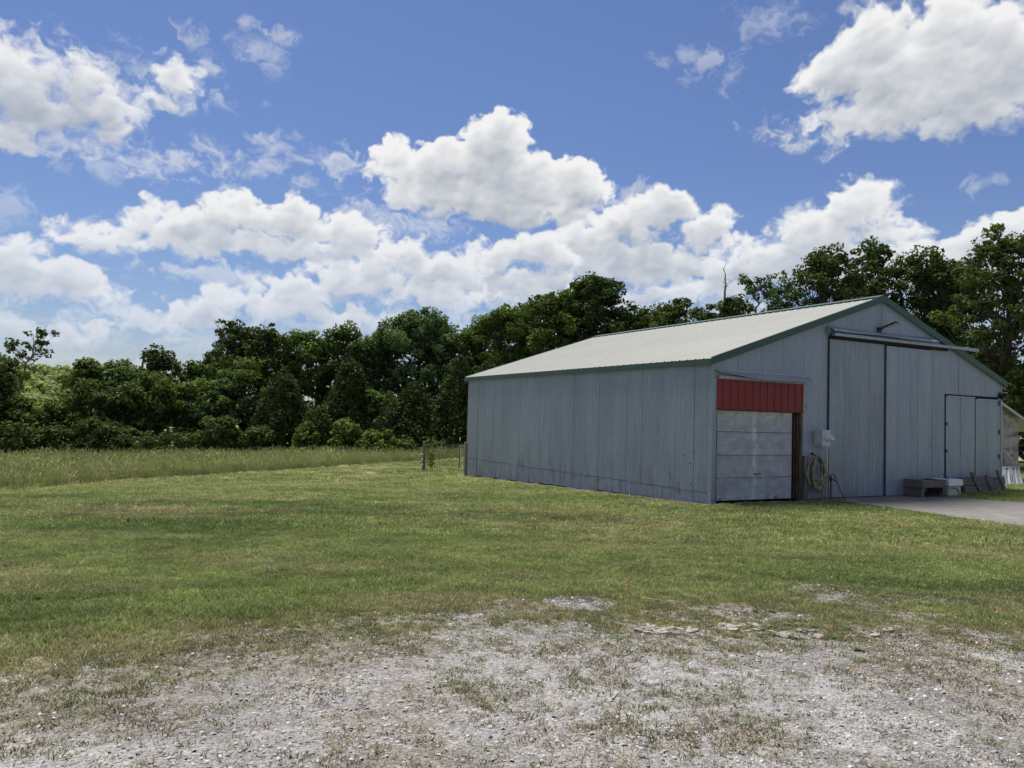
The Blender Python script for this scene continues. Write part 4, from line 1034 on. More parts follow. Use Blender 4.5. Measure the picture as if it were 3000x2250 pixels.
# shed behind the barn's right corner
SU0, SV = 13.15, 2.6
def shed_pt(px, py): return on_front(px, py, SV)
sa, sz = shed_pt(2931, 1190); sb, sz2 = shed_pt(2984, 1228)
shed = thing('shed', 'weathered board shed with a sloping white metal roof behind the barn corner', 'shed', (BX, BY, 0), BYAW)
s0 = sb-2.2; slope_s = (sz2-sz)/(sb-sa)
def sroof(u): return sz+slope_s*(u-sa)
nb = 9; zz0 = .0
bw_ = (sb-s0)/nb
for k in range(nb):
    a0, a1 = s0+k*bw_+.004, s0+(k+1)*bw_-.004
    m = MB(); m.prism([(a0, zz0), (a1, zz0), (a1, sroof(a1)-.06), (a0, sroof(a0)-.06)], SV+rb.uniform(-.008,.008), SV+.04, lambda a, b, d: (a, d, b)); m.build('wall_board', M['shed_wall'], shed)
for k in range(10): MB().box(sb-.03+rb.uniform(-.004,.004), sb, SV+.045+k*.4, SV+.44+k*.4-.006, .0, sroof(sb)-.07).build('wall_board', M['shed_wall'], shed)
rf = MB(); rf.prism([(s0-.3, sroof(s0-.3)), (sb+1.3, sroof(sb+1.3)), (sb+1.3, sroof(sb+1.3)+.03), (s0-.3, sroof(s0-.3)+.03)], SV-.25, SV+4.2, lambda a, b, d: (a, d, b)); rf.build('roof', M['galv_bright'], shed)
rf = MB(); rf.prism([(s0-.3, sroof(s0-.3)-.09), (sb+1.3, sroof(sb+1.3)-.09), (sb+1.3, sroof(sb+1.3)-.002), (s0-.3, sroof(s0-.3)-.002)], SV-.275, SV-.25, lambda a, b, d: (a, d, b)); rf.build('fascia', M['offwhite'], shed)
MB().box(sb+.9, sb+1.0, SV-.1, SV, .0, sroof(sb+.95)-.1).build('roof_post', M['wood'], shed)
# louvred locker panels leaning on it
lu0, lz = on_front(2926, 1368, SV-.8); lu1, _ = on_front(2981, 1368, SV-.8)
lb0, lbz = on_front(2926, 1431, SV-1.3); lb1, _ = on_front(2997, 1433, SV-1.3)
lk = thing('locker_panel', 'off-white perforated locker fronts leaning at the shed wall', 'locker', (BX, BY, 0), BYAW)
def lkp(a, t, d=0.0):                                       # a 0..1 across, t 0..1 up
    x_ = (lb0+(lb1-lb0)*a)*(1-t)+(lu0-.0+(lu1-lu0)*a)*t
    return (x_, (SV-1.3)*(1-t)+(SV-.8)*t-d, lbz*(1-t)+lz*t)
def lbar(a0, a1, t0, t1, d0, d1, name, mt_):
    m = MB(); m.v = [lkp(a0,t0,d0),lkp(a1,t0,d0),lkp(a1,t1,d0),lkp(a0,t1,d0),lkp(a0,t0,d1),lkp(a1,t0,d1),lkp(a1,t1,d1),lkp(a0,t1,d1)]
    m.f = [(0,3,2,1),(4,5,6,7),(0,1,5,4),(1,2,6,5),(2,3,7,6),(3,0,4,7)]; return m.build(name, mt_, lk)
lbar(-.3, .99, 0, 1, -.03, 0, 'back_sheet', M['meter_grey'])
for a in (-.28, .08, .42, .76): 
    lbar(a, a+.20 if a < .7 else a+.07, .02, .97, .002, .05, 'locker_door', M['offwhite'])
for a in (.08, .42):
    for r_ in range(6):
        for c_ in range(2): lbar(a+.03+c_*.08, a+.07+c_*.08, .30+r_*.06, .33+r_*.06, .051, .054, 'vent_slot', M['black'])
lbar(-.3, 1.0, .97, 1.0, 0, .06, 'top_rail', M['offwhite']); lbar(.94, 1.0, 0, .97, .001, .06, 'side_rail', M['offwhite']); lbar(-.3, .94, 0, .02, .001, .06, 'bottom_rail', M['offwhite'])
# tangle of white twine hanging over the top
tu, tz = on_front(2937, 1322, SV-.25)
tw = thing('twine_bundle', 'tangle of white baling twine hanging on the shed wall', 'twine', bpos(tu, SV-.25, 0), BYAW)
MB().box(-.35, .06, .10, .20, tz-.95, tz-.02).build('backing_board', M['dark'], tw)
rt = random.Random(4)
for k in range(36):
    x1 = rt.uniform(-.05, .85)**1.0; L1 = rt.uniform(.5, .95)
    pts = [(rt.uniform(-.2,.05), -.02, tz-.10+rt.uniform(-.05,.05)), (rt.uniform(-.05,.12), -.07, tz+rt.uniform(-.02,.06)), (x1*.5+rt.uniform(-.04,.04), -.05-rt.random()*.08, tz-L1*.38), (x1, -.04-rt.random()*.06, tz-L1)]
    MB().tube(pts, .009, 4).build('strand', M['pinktwine'] if k % 7 == 0 else M['rope'], tw)
# steel pipe fence on the far right
fu, fz0 = on_front(2984, 1420, 7.0)
pf = thing('pipe_fence', 'brown steel pipe fence right of the shed', 'fence', bpos(0, 0, 0), BYAW)
for k, py in enumerate((1306, 1322, 1336, 1355, 1375, 1398)):
    _, zz_ = on_front(2990, py, 7.0)
    MB().tube([(fu-2.2, 7.0, zz_), (fu+7, 7.0, zz_)], .035, 8).build('rail', M['brown_rail'], pf)
for x_ in (fu+2.0, fu+5.0): MB().tube([(x_, 7.06, -.2), (x_, 7.06, fz0+1.9)], .06, 8).build('post', M['brown_rail'], pf)

# ------------------------------------------------------------------ fence, ladder and posts at the far barn corner
def ground_pt(px, py): x_, y_, z_ = G(px, py); return x_, y_, float(gz(x_, y_)[0])
p1 = ground_pt(1240, 1380); p2 = ground_pt(1363, 1397)
def fpost(p, h, r, label, cat='fence post'):
    o = thing('fence_post', label, cat, p, 0, 'wooden posts at the far corner of the barn')
    MB().tube([(0,0,-.15),(.005,0,h*.5),(.0,.01,h-.03),(0,.01,h)], [r*1.05,r,r*.96,r*.7], 9).build('post_shaft', M['post'], o, smooth=False)
    return o
h1 = (1380-1293)/FPX*math.hypot(p1[0], p1[1]); h2 = (1397-1297)/FPX*math.hypot(p2[0], p2[1])
fp = fpost(p1, h1, .075, 'round grey wooden fence post with white insulators, standing on the lawn')
for k, f_ in enumerate((.22, .40, .56)): MB().lathe([(.02,0),(.035,.02),(.03,.05),(.012,.06)], 8, Matrix.Translation((-.045, -.07, h1*f_)) @ Matrix.Rotation(math.pi/2+.3, 4, 'X')).build('insulator', M['white'], fp)
fpost(p2, h2, .062, 'slim grey wooden post against the far corner of the barn')
p3x, p3y, _ = ground_pt(1345, 1373); p3 = (p3x, p3y, float(gz(p3x, p3y)[0]))
wf = thing('wire_fence', 'square mesh wire fence between the round post and the barn corner', 'wire fence', p1, 0)
dvec = np.array([p2[0]-p1[0]+.3, p2[1]-p1[1]+2.2]); ln = np.linalg.norm(dvec); dvec /= ln
for z_ in (.05, .22, .40, .58, .76, .95, 1.12, 1.30): MB().tube([(0,0,z_), (dvec[0]*ln, dvec[1]*ln, z_)], .008 if z_ < 1.2 else .010, 4).build('wire', M['wire'], wf)
k = 0.16
while k < ln: MB().tube([(dvec[0]*k, dvec[1]*k, .04), (dvec[0]*k, dvec[1]*k, 1.30)], .007, 4).build('wire', M['wire'], wf); k += .165
tp = thing('steel_post', 'thin dark steel T-post with a white tip beside the ladder', 'fence post', p3, 0)
h3 = (1373-1290)/FPX*math.hypot(p3[0], p3[1])
MB().box(-.02,.02,-.004,.004,-.1,h3).box(-.004,.004,.004,.04,-.1,h3).build('post_shaft', M['black'], tp); MB().box(-.024,.024,-.008,.044,h3-.02,h3+.14).build('post_tip', M['white'], tp)
# aluminium ladder leaning between them
q1 = ground_pt(1351, 1378); 
ld = thing('ladder', 'aluminium ladder standing between the steel post and the barn corner', 'ladder', q1, 0)
hl = (1378-1303)/FPX*math.hypot(q1[0], q1[1]); wl_ = .30
MB().box(-.02, .02, -.015, .015, 0, hl, Matrix.Translation((-.02,0,0)) @ Matrix.Rotation(-.05, 4, 'Y')).build('side_rail', M['alu'], ld)
MB().box(-.02, .02, -.015, .015, 0, hl).v
MB().box(wl_-.02, wl_+.02, -.015, .015, 0, hl).build('side_rail', M['alu'], ld)
for i in range(7): MB().box(-.06, wl_, -.014, .014, .04+i*hl/6.6, .075+i*hl/6.6).build('rung', M['alu'], ld)

# ------------------------------------------------------------------ foliage
def leaves(centers, rad, per, size, rng, flat=.7, tint_spread=.28, up=.5, elong=1.5, cvar=None):
    C = np.repeat(centers, per, 0); R = np.repeat(rad, per)
    n = len(C); d = rng.normal(0, 1, (n, 3)); d /= np.linalg.norm(d, axis=1)[:, None]
    rr = R*rng.uniform(.25, 1, n)**.45
    P = C+d*rr[:, None]*np.array([1, 1, flat])
    nrm = d*.55+np.array([0, 0, up])+rng.normal(0, .55, (n, 3)); nrm /= np.linalg.norm(nrm, axis=1)[:, None]
    t = np.cross(nrm, rng.normal(0, 1, (n, 3))); t /= np.linalg.norm(t, axis=1)[:, None]; b = np.cross(nrm, t)
    s = size*rng.uniform(.6, 1.35, n)[:, None]
    V = np.stack([P-t*s*elong*.5, P+b*s*.5+nrm*s*.12, P+t*s*elong*.5, P-b*s*.5+nrm*s*.12], 1)
    ct = np.repeat(rng.normal(1, tint_spread*.6, len(centers)).clip(.5, 1.7) if cvar is None else cvar, per)
    k = (ct*rng.normal(1, tint_spread*.6, n)).clip(.45, 1.9)
    tint = np.ones((n, 4), dtype=np.float32); tint[:, 0] = k*rng.uniform(.88, 1.2, n); tint[:, 1] = k; tint[:, 2] = k*rng.uniform(.8, 1.1, n)
    return V.reshape(-1, 3), np.repeat(tint, 4, 0)
def leaf_mesh(name, V, T, mt_):
    n = len(V)//4
    return mesh_np(name, V, np.arange(n*4), np.full(n, 4), mt_, False, {'tint': ('FLOAT_COLOR', 'POINT', T)})
def oak(x, y, H, crown_w, seed, label, mt_='leaf_oak', low=.25, dens=1.0, leaf=.165, name='oak_tree', sparse=0.0, lobes=None, group='trees along the field edge', lean=0.0, crown_d=None, clump=.72, trunk_r=None):
    rng = np.random.default_rng(seed); z0 = float(gz(x, y)[0]) if abs(x) < 1500 else 0
    o = thing(name, label, 'tree', (x, y, z0-.05), 0, group)
    if lobes is None:
        lobes = []
        nl = 9+int(crown_w*H/9)
        for k in range(nl):
            f_ = low+(.93-low)*((k+.5)/nl)**.8+rng.uniform(-.04, .04)
            q_ = (f_-low)/(.95-low)                       # 0 crown foot, 1 top
            wid = (1-max(0, q_)**2.6)**.6*min(1, .62+1.4*max(q_, 0))
            a = k*2.4+rng.uniform(-.5, .5); r_ = crown_w*.5*wid*rng.uniform(.30, .88)
            lobes.append((r_*math.cos(a)+lean*H*f_, r_*math.sin(a)*.8, H*min(f_, .93), crown_w*rng.uniform(.15, .25), H*rng.uniform(.065, .105)))
        for q_ in (-.10, .06): lobes.append((lean*H*.9+crown_w*q_, 0, H*(.93-abs(q_)*.4), crown_w*.17, H*.06))
    Cs = []; Rs = []
    for (lx, ly, lz, lr, lh) in lobes:
        vol = lr*lr*lh; nc = max(5, int(dens*(1-sparse)*3.6*(vol/(clump**3))**.72))
        d = rng.normal(0, 1, (nc, 3)); d /= np.linalg.norm(d, axis=1)[:, None]; r_ = rng.uniform(.25, 1, nc)[:, None]**.4
        Cs.append(np.array([lx, ly, lz])+d*r_*np.array([lr, lr, lh])); Rs.append(clump*rng.uniform(.45, 1.1, nc))
    nf = int(16*crown_w*H/60*(1-sparse)*dens)             # loose clumps between the lobes break their round outline
    f_ = rng.uniform(low, .96, nf); q_ = np.clip((f_-low)/(.97-low), 0, 1); a = rng.uniform(0, 2*np.pi, nf)
    r_ = crown_w*.5*(1-q_**2.6)**.6*np.minimum(1, .62+1.4*q_)*rng.uniform(.45, 1.08, nf)
    Cs.append(np.stack([r_*np.cos(a)+lean*H*f_, r_*np.sin(a)*.8, H*f_], -1)); Rs.append(clump*rng.uniform(.3, .8, nf))
    C = np.concatenate(Cs); R = np.concatenate(Rs)
    k = C[:, 2] < H+.1; C, R = C[k], R[k]
    per = max(16, int(52*dens*(clump/.72)**2*(.20/leaf)**1.6))
    V, T = leaves(C, R, per, leaf, rng, tint_spread=.36)
    # limbs
    tr = trunk_r or H*.016+.05
    tb = MB(); top = H*.72; bend = rng.normal(0, .02*H, (4, 2))
    tp_ = [(0, 0, 0)]+[(lean*H*q+bend[i][0], bend[i][1], H*q) for i, q in enumerate((.22, .42, .60, .74))]
    tb.tube(tp_, [tr*1.25, tr, tr*.8, tr*.58, tr*.3], 8)
    trunk = tb.build('trunk', M['bark'], o, smooth=True)
    lb = MB()
    sel = rng.permutation(len(C))[:min(len(C), int(46+len(C)*.12))]
    for i in sel:
        c = C[i]; zb = max(H*.14, min(top, c[2]-abs(rng.normal(.22, .08))*H*.8)); f_ = zb/H
        q = np.interp(f_, [0, .22, .42, .60, .74], range(5)); i0 = int(q); fr = q-i0; i1 = min(4, i0+1)
        b0 = np.array(tp_[i0])*(1-fr)+np.array(tp_[i1])*fr
        mid = b0*.45+c*.55+np.array([0, 0, -.05*H])*rng.uniform(.2, 1)+rng.normal(0, .02*H, 3)
        lb.tube([b0, b0*.7+mid*.3+rng.normal(0, .01*H, 3), mid, c], [tr*.26, tr*.2, tr*.13, .012], 4, cap=False)
    lb.build('limbs', M['bark'], o, smooth=True)
    link('crown', leaf_mesh('crown', V, T, M[mt_]), o)
    return o
def cedar(x, y, H, R0, seed, label, mt_='leaf_cedar', dens=1.0, group='trees along the field edge'):
    rng = np.random.default_rng(seed); z0 = float(gz(x, y)[0])
    o = thing('cedar_tree', label, 'tree', (x, y, z0-.05), 0, group)
    n = int(330*dens*H*R0/14); f_ = 1-rng.uniform(0, 1, n)**.62; f_ = np.clip(f_, .02, .99)
    a = rng.uniform(0, 2*np.pi, n); nr = .78+.44*fbm(a*1.4+seed, f_*9, 3, seed)
    rr = R0*(1-f_)**.75*nr*np.minimum(1, .75+f_*2.2)*rng.uniform(.55, 1, n)**.5+.08
    C = np.stack([rr*np.cos(a), rr*np.sin(a), f_*H], -1); Rr = .30+.22*rng.uniform(0, 1, n)
    V, T = leaves(C, Rr, 44, .10, rng, flat=1.2, up=.25, elong=2.8, tint_spread=.22)
    MB().tube([(0,0,0),(0,0,H*.5),(0,0,H*.95)], [.16,.10,.02], 7).build('trunk', M['bark'], o, smooth=True)
    link('crown', leaf_mesh('crown', V, T, M[mt_]), o)
    return o
def bush(x, y, H, Wd, seed, label, mt_, leaf=.15, dens=1.0, group='bushes along the field edge'):
    rng = np.random.default_rng(seed); z0 = float(gz(x, y)[0])
    o = thing('bush', label, 'bush', (x, y, z0-.05), 0, group)
    n = max(8, int(11*dens*Wd*H)); a = rng.uniform(0, 2*np.pi, n); f_ = rng.uniform(.08, 1, n)
    r_ = Wd*.5*np.sqrt(np.clip(1-(f_*.92)**2.2, 0, 1))*rng.uniform(.3, 1, n)**.5
    C = np.stack([r_*np.cos(a), r_*np.sin(a)*.8, f_*H], -1); V, T = leaves(C, .22+.30*rng.uniform(0, 1, n), 38, leaf, rng)
    st = MB()
    for i in range(min(9, n)): st.tube([(0,0,0), tuple(C[i]*.5+rng.normal(0,.05,3)), tuple(C[i])], [.03,.02,.008], 4, cap=False)
    st.build('stems', M['bark'], o)
    link('foliage', leaf_mesh('foliage', V, T, M[mt_]), o)
    return o
def tree_at(px, topy, depth, wpx, **kw):
    x_, y_, zt = at_depth(px, topy, depth); z0 = float(gz(x_, y_)[0]); return x_, y_, zt-z0, wpx/FPX*depth
big_ = 'tall open trees behind the right end of the barn'
def OAK(px, topy, depth, wpx, seed, label, **kw):
    x_, y_, H, w = tree_at(px, topy, depth, wpx); return oak(x_, y_, H, w*(1.32 if kw.get('group') == big_ else 1.22), seed, label, **kw)
def CED(px, topy, depth, wpx, seed, label, **kw):
    x_, y_, H, w = tree_at(px, topy, depth, wpx); return cedar(x_, y_, H, w/2, seed, label, **kw)
def BUS(px, topy, depth, wpx, seed, label, mt_, **kw):
    x_, y_, H, w = tree_at(px, topy, depth, wpx); return bush(x_, y_, H, w, seed, label, mt_, **kw)
# skyline trees, left to right
OAK(-90, 1010, 50, 260, 1, 'broad dark tree cut off by the left edge of the view', mt_='leaf_dark')
OAK(0, 1036, 52, 130, 2, 'low dark tree at the far left with a leafy dead snag above it', mt_='leaf_dark')
OAK(262, 1048, 56, 120, 3, 'small round-topped tree just right of the far sunlit hill', mt_='leaf_oak')
OAK(350, 1052, 57, 140, 4, 'loose feathery tree left of the round dark treetop', mt_='leaf_blue', sparse=.2)
OAK(465, 1016, 56, 140, 5, 'dark round treetop standing alone above the left part of the tree line', mt_='leaf_dark', dens=1.2)
OAK(580, 1055, 58, 150, 6, 'lower leafy tree just left of the tall open oaks', mt_='leaf_oak')
OAK(690, 928, 59, 140, 7, 'tall open oak with a bare trunk gap, left of a close pair', mt_='leaf_dark', low=.55, sparse=.35, clump=.48)
OAK(775, 940, 59, 140, 8, 'tall open oak with a bare trunk gap, right of a close pair', mt_='leaf_dark', low=.58, sparse=.25, clump=.48)
OAK(725, 1040, 57, 210, 9, 'mid-height reddish green tree under the pair of tall open oaks', mt_='leaf_oak')
OAK(880, 952, 60, 150, 10, 'loose oak next right of the pair of open oaks', mt_='leaf_oak')
OAK(1000, 935, 61, 150, 11, 'feathery topped oak in the middle of the tree line', mt_='leaf_oak', sparse=.12)
OAK(1065, 985, 60, 110, 12, 'narrow tree filling the dip left of the broad blue-green oak', mt_='leaf_dark')
OAK(1225, 912, 62, 270, 13, 'broad blue-green oak with a wide domed crown left of the barn', mt_='leaf_blue', dens=1.1)
OAK(1372, 960, 61, 120, 14, 'shorter oak rising just behind the far left barn corner', mt_='leaf_oak')
OAK(1480, 890, 60, 190, 15, 'sloping crowned oak above the far end of the barn roof', mt_='leaf_oak', dens=1.1)
OAK(1610, 840, 60, 190, 16, 'tall dense oak left of the highest oak behind the barn', mt_='leaf_oak', dens=1.15)
OAK(1740, 803, 61, 230, 17, 'highest dense oak of the middle group behind the barn roof', mt_='leaf_dark', dens=1.2)
OAK(1855, 890, 60, 150, 18, 'rounded oak right of the highest oak behind the roof', mt_='leaf_dark')
OAK(1975, 872, 58, 140, 19, 'low dark treetop over the middle of the roof ridge', mt_='leaf_dark', dens=1.1)
OAK(2060, 880, 57, 140, 20, 'dark treetop over the roof left of the bare snag', mt_='leaf_dark')
OAK(2150, 848, 55, 120, 21, 'dense dark treetop under the bare snag', mt_='leaf_dark', dens=1.1)
big = 'tall open trees behind the right end of the barn'
OAK(2300, 815, 46, 150, 22, 'low spreading tree with bare lower twigs at the roof peak left', mt_='leaf_dark', sparse=.35, leaf=.13, group=big, clump=.45)
OAK(2420, 718, 45, 210, 23, 'open tree with a rounded top left of the gable peak', mt_='leaf_dark', sparse=.25, leaf=.14, group=big, clump=.48)
OAK(2565, 697, 44, 180, 24, 'tall open tree straight above the gable peak', mt_='leaf_dark', sparse=.25, leaf=.14, group=big, clump=.48)
OAK(2700, 718, 43, 220, 25, 'spreading open tree right of the gable peak', mt_='leaf_dark', sparse=.2, leaf=.14, group=big, clump=.48)
OAK(2830, 735, 42, 200, 26, 'thin leaning tree over the right roof slope', mt_='leaf_dark', sparse=.45, leaf=.13, group=big, clump=.45, lean=-.04)
OAK(2955, 668, 38, 300, 27, 'big near tree with a thick forked trunk at the right edge', mt_='leaf_dark', sparse=.22, leaf=.13, group=big, clump=.5, trunk_r=.26, low=.18)
OAK(3170, 640, 40, 300, 28, 'big tree cut off by the right edge of the view', mt_='leaf_dark', sparse=.2, leaf=.14, group=big)
OAK(2900, 1010, 50, 260, 29, 'dense leafy tree low behind the right barn slope', mt_='leaf_dark', group=big, low=.1)
OAK(3040, 1080, 48, 240, 30, 'dense low tree behind the shed roof', mt_='leaf_oak', group=big, low=.1)
OAK(2760, 1000, 54, 240, 31, 'shaded tree low behind the barn gable', mt_='leaf_dark', group=big, low=.1)
for i, (px, ty, dp, w, mt_, lab) in enumerate((
    (630, 1030, 61, 120, 'leaf_dark', 'shaded tree between the lower leafy tree and the pair of open oaks'),
    (820, 1000, 62, 150, 'leaf_blue', 'blue-green tree filling in behind the right of the open oak pair'),
    (945, 985, 63, 140, 'leaf_dark', 'shaded tree behind the dip between two feathery oaks'),
    (1120, 960, 64, 150, 'leaf_oak', 'tree behind the narrow dark tree, left of the broad dome'),
    (1325, 985, 64, 150, 'leaf_dark', 'dark tree filling the gap right of the broad domed oak'),
    (1420, 925, 63, 150, 'leaf_oak', 'oak stepping up toward the tall group behind the roof'),
    (1550, 875, 63, 150, 'leaf_dark', 'dark oak in the step between the sloping and the dense oak'),
    (400, 1075, 60, 150, 'leaf_oak', 'shaded tree behind the gap left of the dark round treetop'),
    (1920, 890, 62, 130, 'leaf_dark', 'shaded treetop linking the tall group with the low treetops'),
    (2495, 760, 47, 170, 'leaf_dark', 'thin dark tree between the two trees at the gable peak'),
    (2770, 760, 46, 170, 'leaf_dark', 'open dark tree behind the right roof slope'))):
    OAK(px, ty, dp, w, 260+i, lab, mt_=mt_, **({'group': big_, 'leaf': .14, 'sparse': .35, 'clump': .48} if px > 2400 else {}))
# second row: bushy trees and cedars standing in front of the skyline
mid = 'bushy lower trees at the field edge'
for i, (px, ty, w, mt_, lab) in enumerate((
    (-60, 1120, 190, 'leaf_dark', 'dark bushy tree at the left edge, reaching to the grass'),
    (60, 1165, 120, 'leaf_oak', 'low bushy tree below the leafy snag at far left'),
    (165, 1185, 120, 'leaf_oak', 'lowest bushy tree, right below the distant sunlit hill'),
    (270, 1105, 150, 'leaf_dark', 'dark bushy tree below the small round-topped one'),
    (370, 1130, 160, 'leaf_dark', 'bushy tree in the shade below the feathery tree'),
    (470, 1085, 160, 'leaf_oak', 'grey-green bushy tree below the dark round treetop'),
    (560, 1115, 170, 'leaf_oak', 'leafy round tree with lighter leaves at the field edge'),
    (660, 1110, 190, 'leaf_blue', 'blue-green bushy tree left of the first dark cedar'),
    (1090, 1140, 150, 'leaf_oak', 'bushy oak between the second and third cedars'))):
    OAK(px, ty, 50+i*.7, w*1.2, 60+i, lab, mt_=mt_, low=.04, dens=1.05, leaf=.18, group=mid, clump=.66)
ced = 'dark cedars at the field edge'
CED(830, 1085, 54, 220, 80, 'broad dark cedar, leftmost of the three big cones', group=ced)
CED(1030, 1055, 55, 210, 81, 'tallest dark cedar in the middle of the tree line', group=ced)
CED(1215, 1118, 53, 220, 82, 'wide dark cedar left of the wire fence', group=ced)
CED(1345, 1050, 52, 170, 83, 'dark cedar just behind the far barn corner', group=ced)
CED(1430, 1060, 54, 150, 84, 'tall cedar half hidden behind the barn', group=ced)
CED(930, 1180, 52, 130, 85, 'short cedar in the gap between the two broad ones', group=ced)
CED(1130, 1195, 52, 110, 86, 'short cedar behind the bright green bush', group=ced)
for i, (px, ty, dp, w, mt_, lab) in enumerate((
    (905, 1238, 51, 70, 'leaf_light', 'thin yellow-green sapling in front of the broad cedar'),
    (1020, 1236, 51, 100, 'leaf_light', 'pale green bush in front of the tallest cedar'),
    (1112, 1258, 50.5, 120, 'leaf_light', 'bright green spreading bush left of the wide cedar'),
    (1280, 1290, 50, 90, 'leaf_oak', 'low bush behind the wire fence'),
    (1195, 1288, 50.5, 80, 'leaf_oak', 'low bush left of the round fence post'),
    (760, 1255, 51, 110, 'leaf_dark', 'dark undergrowth bush at the foot of the first cedar'),
    (640, 1225, 50.5, 150, 'leaf_dark', 'dark bush at the grass edge left of the cedars'),
    (520, 1272, 50, 170, 'leaf_dark', 'dark bush at the grass edge under the leafy round tree'),
    (400, 1262, 49.5, 170, 'leaf_dark', 'shaded bush at the grass edge under the feathery tree'),
    (290, 1225, 49.5, 150, 'leaf_dark', 'dark shaded bush at the grass edge left of the feathery tree'),
    (170, 1255, 49, 170, 'leaf_dark', 'wide low bush under the distant hill'),
    (50, 1240, 47.5, 140, 'leaf_dark', 'dark bush at the left edge of the grass field'),
    (-70, 1230, 47, 150, 'leaf_dark', 'dark bush cut off by the left edge'))):
    BUS(px, ty, dp, w, 100+i, lab, mt_, leaf=.15 if 'light' not in mt_ else .17)
# bare and half-dead branches
def snag(px, basey, topy, depth, seed, label, spread=.25, n=10, leafy=0, lean=.0, name='dead_tree', twig=1.0):
    x_, y_, zt = at_depth(px, topy, depth); z0 = float(gz(x_, y_)[0]); _, _, zb = at_depth(px, basey, depth); H = zt-z0; hb = zb-z0
    rng = np.random.default_rng(seed); o = thing(name, label, 'tree', (x_-lean*H, y_, z0-.05), 0, 'bare snags in the tree line')
    m = MB(); P = [np.array([0,0,0.]), np.array([lean*H*.3,0,hb*.6]), np.array([lean*H*.6,0,hb])]
    kk = 5
    for i in range(1, kk+1): P.append(np.array([lean*H*(.6+.4*i/kk), 0, hb+(H-hb)*i/kk])+rng.normal(0,.05*(H-hb)+.04,3)*np.array([1,1,.2]))
    m.tube(P, list(np.interp(range(len(P)), [0, len(P)-1], [.10, .012])), 6)
    m.build('trunk', M['deadwood'], o)
    b = MB(); tips = []
    for i in range(n):
        f_ = rng.uniform(.0, .85); base = np.array([np.interp(hb+(H-hb)*f_, [p[2] for p in P], [p[0] for p in P]), 0, hb+(H-hb)*f_])
        a = rng.uniform(0, 2*np.pi); L1 = spread*(H-hb)*rng.uniform(.5, 1.3)*(1.1-f_*.6)
        e = base+np.array([math.cos(a)*L1, math.sin(a)*L1*.5, L1*rng.uniform(.5, 1.2)]); md = (base+e)/2+rng.normal(0, .06, 3)
        b.tube([base, md, e], [.03*twig, .018*twig, .006], 4, cap=False); tips.append(e)
        for j in range(3):
            s_ = md+(e-md)*rng.uniform(0, .8); e2 = s_+rng.normal(0, .22, 3)*L1*.6+np.array([0, 0, .12*L1]); b.tube([s_, (s_+e2)/2+rng.normal(0,.02,3), e2], [.012*twig, .009, .004], 4, cap=False); tips.append(e2)
    b.build('branches', M['deadwood'], o)
    if leafy:
        T_ = np.array(tips)[rng.permutation(len(tips))[:leafy]]; V, T = leaves(T_, np.full(len(T_), .32), 18, .17, rng); link('leaves', leaf_mesh('leaves', V, T, M['leaf_dark']), o)
    return o
snag(2125, 850, 768, 56.5, 200, 'bare crooked snag rising above the roof ridge', .22, 6, twig=1.0)
snag(2215, 900, 822, 50, 201, 'wispy half-bare tree right of the crooked snag', .75, 18, leafy=22)
snag(2265, 900, 842, 50, 202, 'thin bare twigs beside the wispy tree', .7, 12, leafy=8)
snag(110, 1090, 975, 57, 203, 'leaning snag with leaf tufts at the far left', .55, 22, leafy=36, lean=.22)
snag(655, 1000, 950, 58.5, 204, 'pale bare twigs left of the pair of open oaks', .8, 10)
snag(420, 1060, 1022, 56, 205, 'thin bare twig top left of the dark round treetop', .5, 6)

# far sunlit wooded hill
hx = np.linspace(-420, 420, 140); hy = np.linspace(190, 420, 40); HX, HY = np.meshgrid(hx, hy)
def hillz(x, y): return -4+(15.5*np.exp(-((x+185)/70)**2)+1+2*fbm(x*.02, y*.02, 3, 700))*ss(170, 300, y)
HZ = hillz(HX, HY)
ii = np.arange(HX.size).reshape(HX.shape); lo = np.stack([ii[:-1,:-1], ii[:-1,1:], ii[1:,1:], ii[1:,:-1]], -1).reshape(-1)
M['hill'] = mat('hill_meadow', (.11,.15,.05), .95, 0, .25, .08)
tag(link('wooded_hill', mesh_np('wooded_hill', np.stack([HX,HY,HZ],-1), lo, np.full(len(lo)//4,4), M['hill'], True)), kind='structure')
rng = np.random.default_rng(77); n = 2600; x = rng.uniform(-330, 60, n); y = rng.uniform(200, 330, n)
C = np.stack([x, y, hillz(x, y)+rng.uniform(.3, 2.6, n)], -1); V, T = leaves(C, rng.uniform(1.5, 2.8, n), 34, 1.1, rng, flat=.9, tint_spread=.3)
tag(link('hill_trees', leaf_mesh('hill_trees', V, T, M['leaf_hill'])), 'far sunlit woods covering the hill at the left', None, kind='stuff')

# vine by the fence post
vx, vy, _ = ground_pt(1262, 1380)
V, T = leaves(np.array([(RNG.uniform(-.14,.16), RNG.uniform(-.1,.1), z_) for z_ in np.linspace(.25, 1.0, 16)]), np.full(16, .11), 7, .09, np.random.default_rng(5))
vine = thing('climbing_plant', 'leafy green stems climbing beside the round fence post', 'plant', (vx, vy, float(gz(vx, vy)[0])), 0)
st = MB()
for k in range(5): st.tube([(RNG.uniform(-.1,.1),0,0),(RNG.uniform(-.08,.08),0,.5),(RNG.uniform(-.1,.12),0,.95)], [.01,.008,.004], 4)
st.build('stems', M['bark'], vine); link('leaves', leaf_mesh('leaves', V, T, M['leaf_light']), vine)

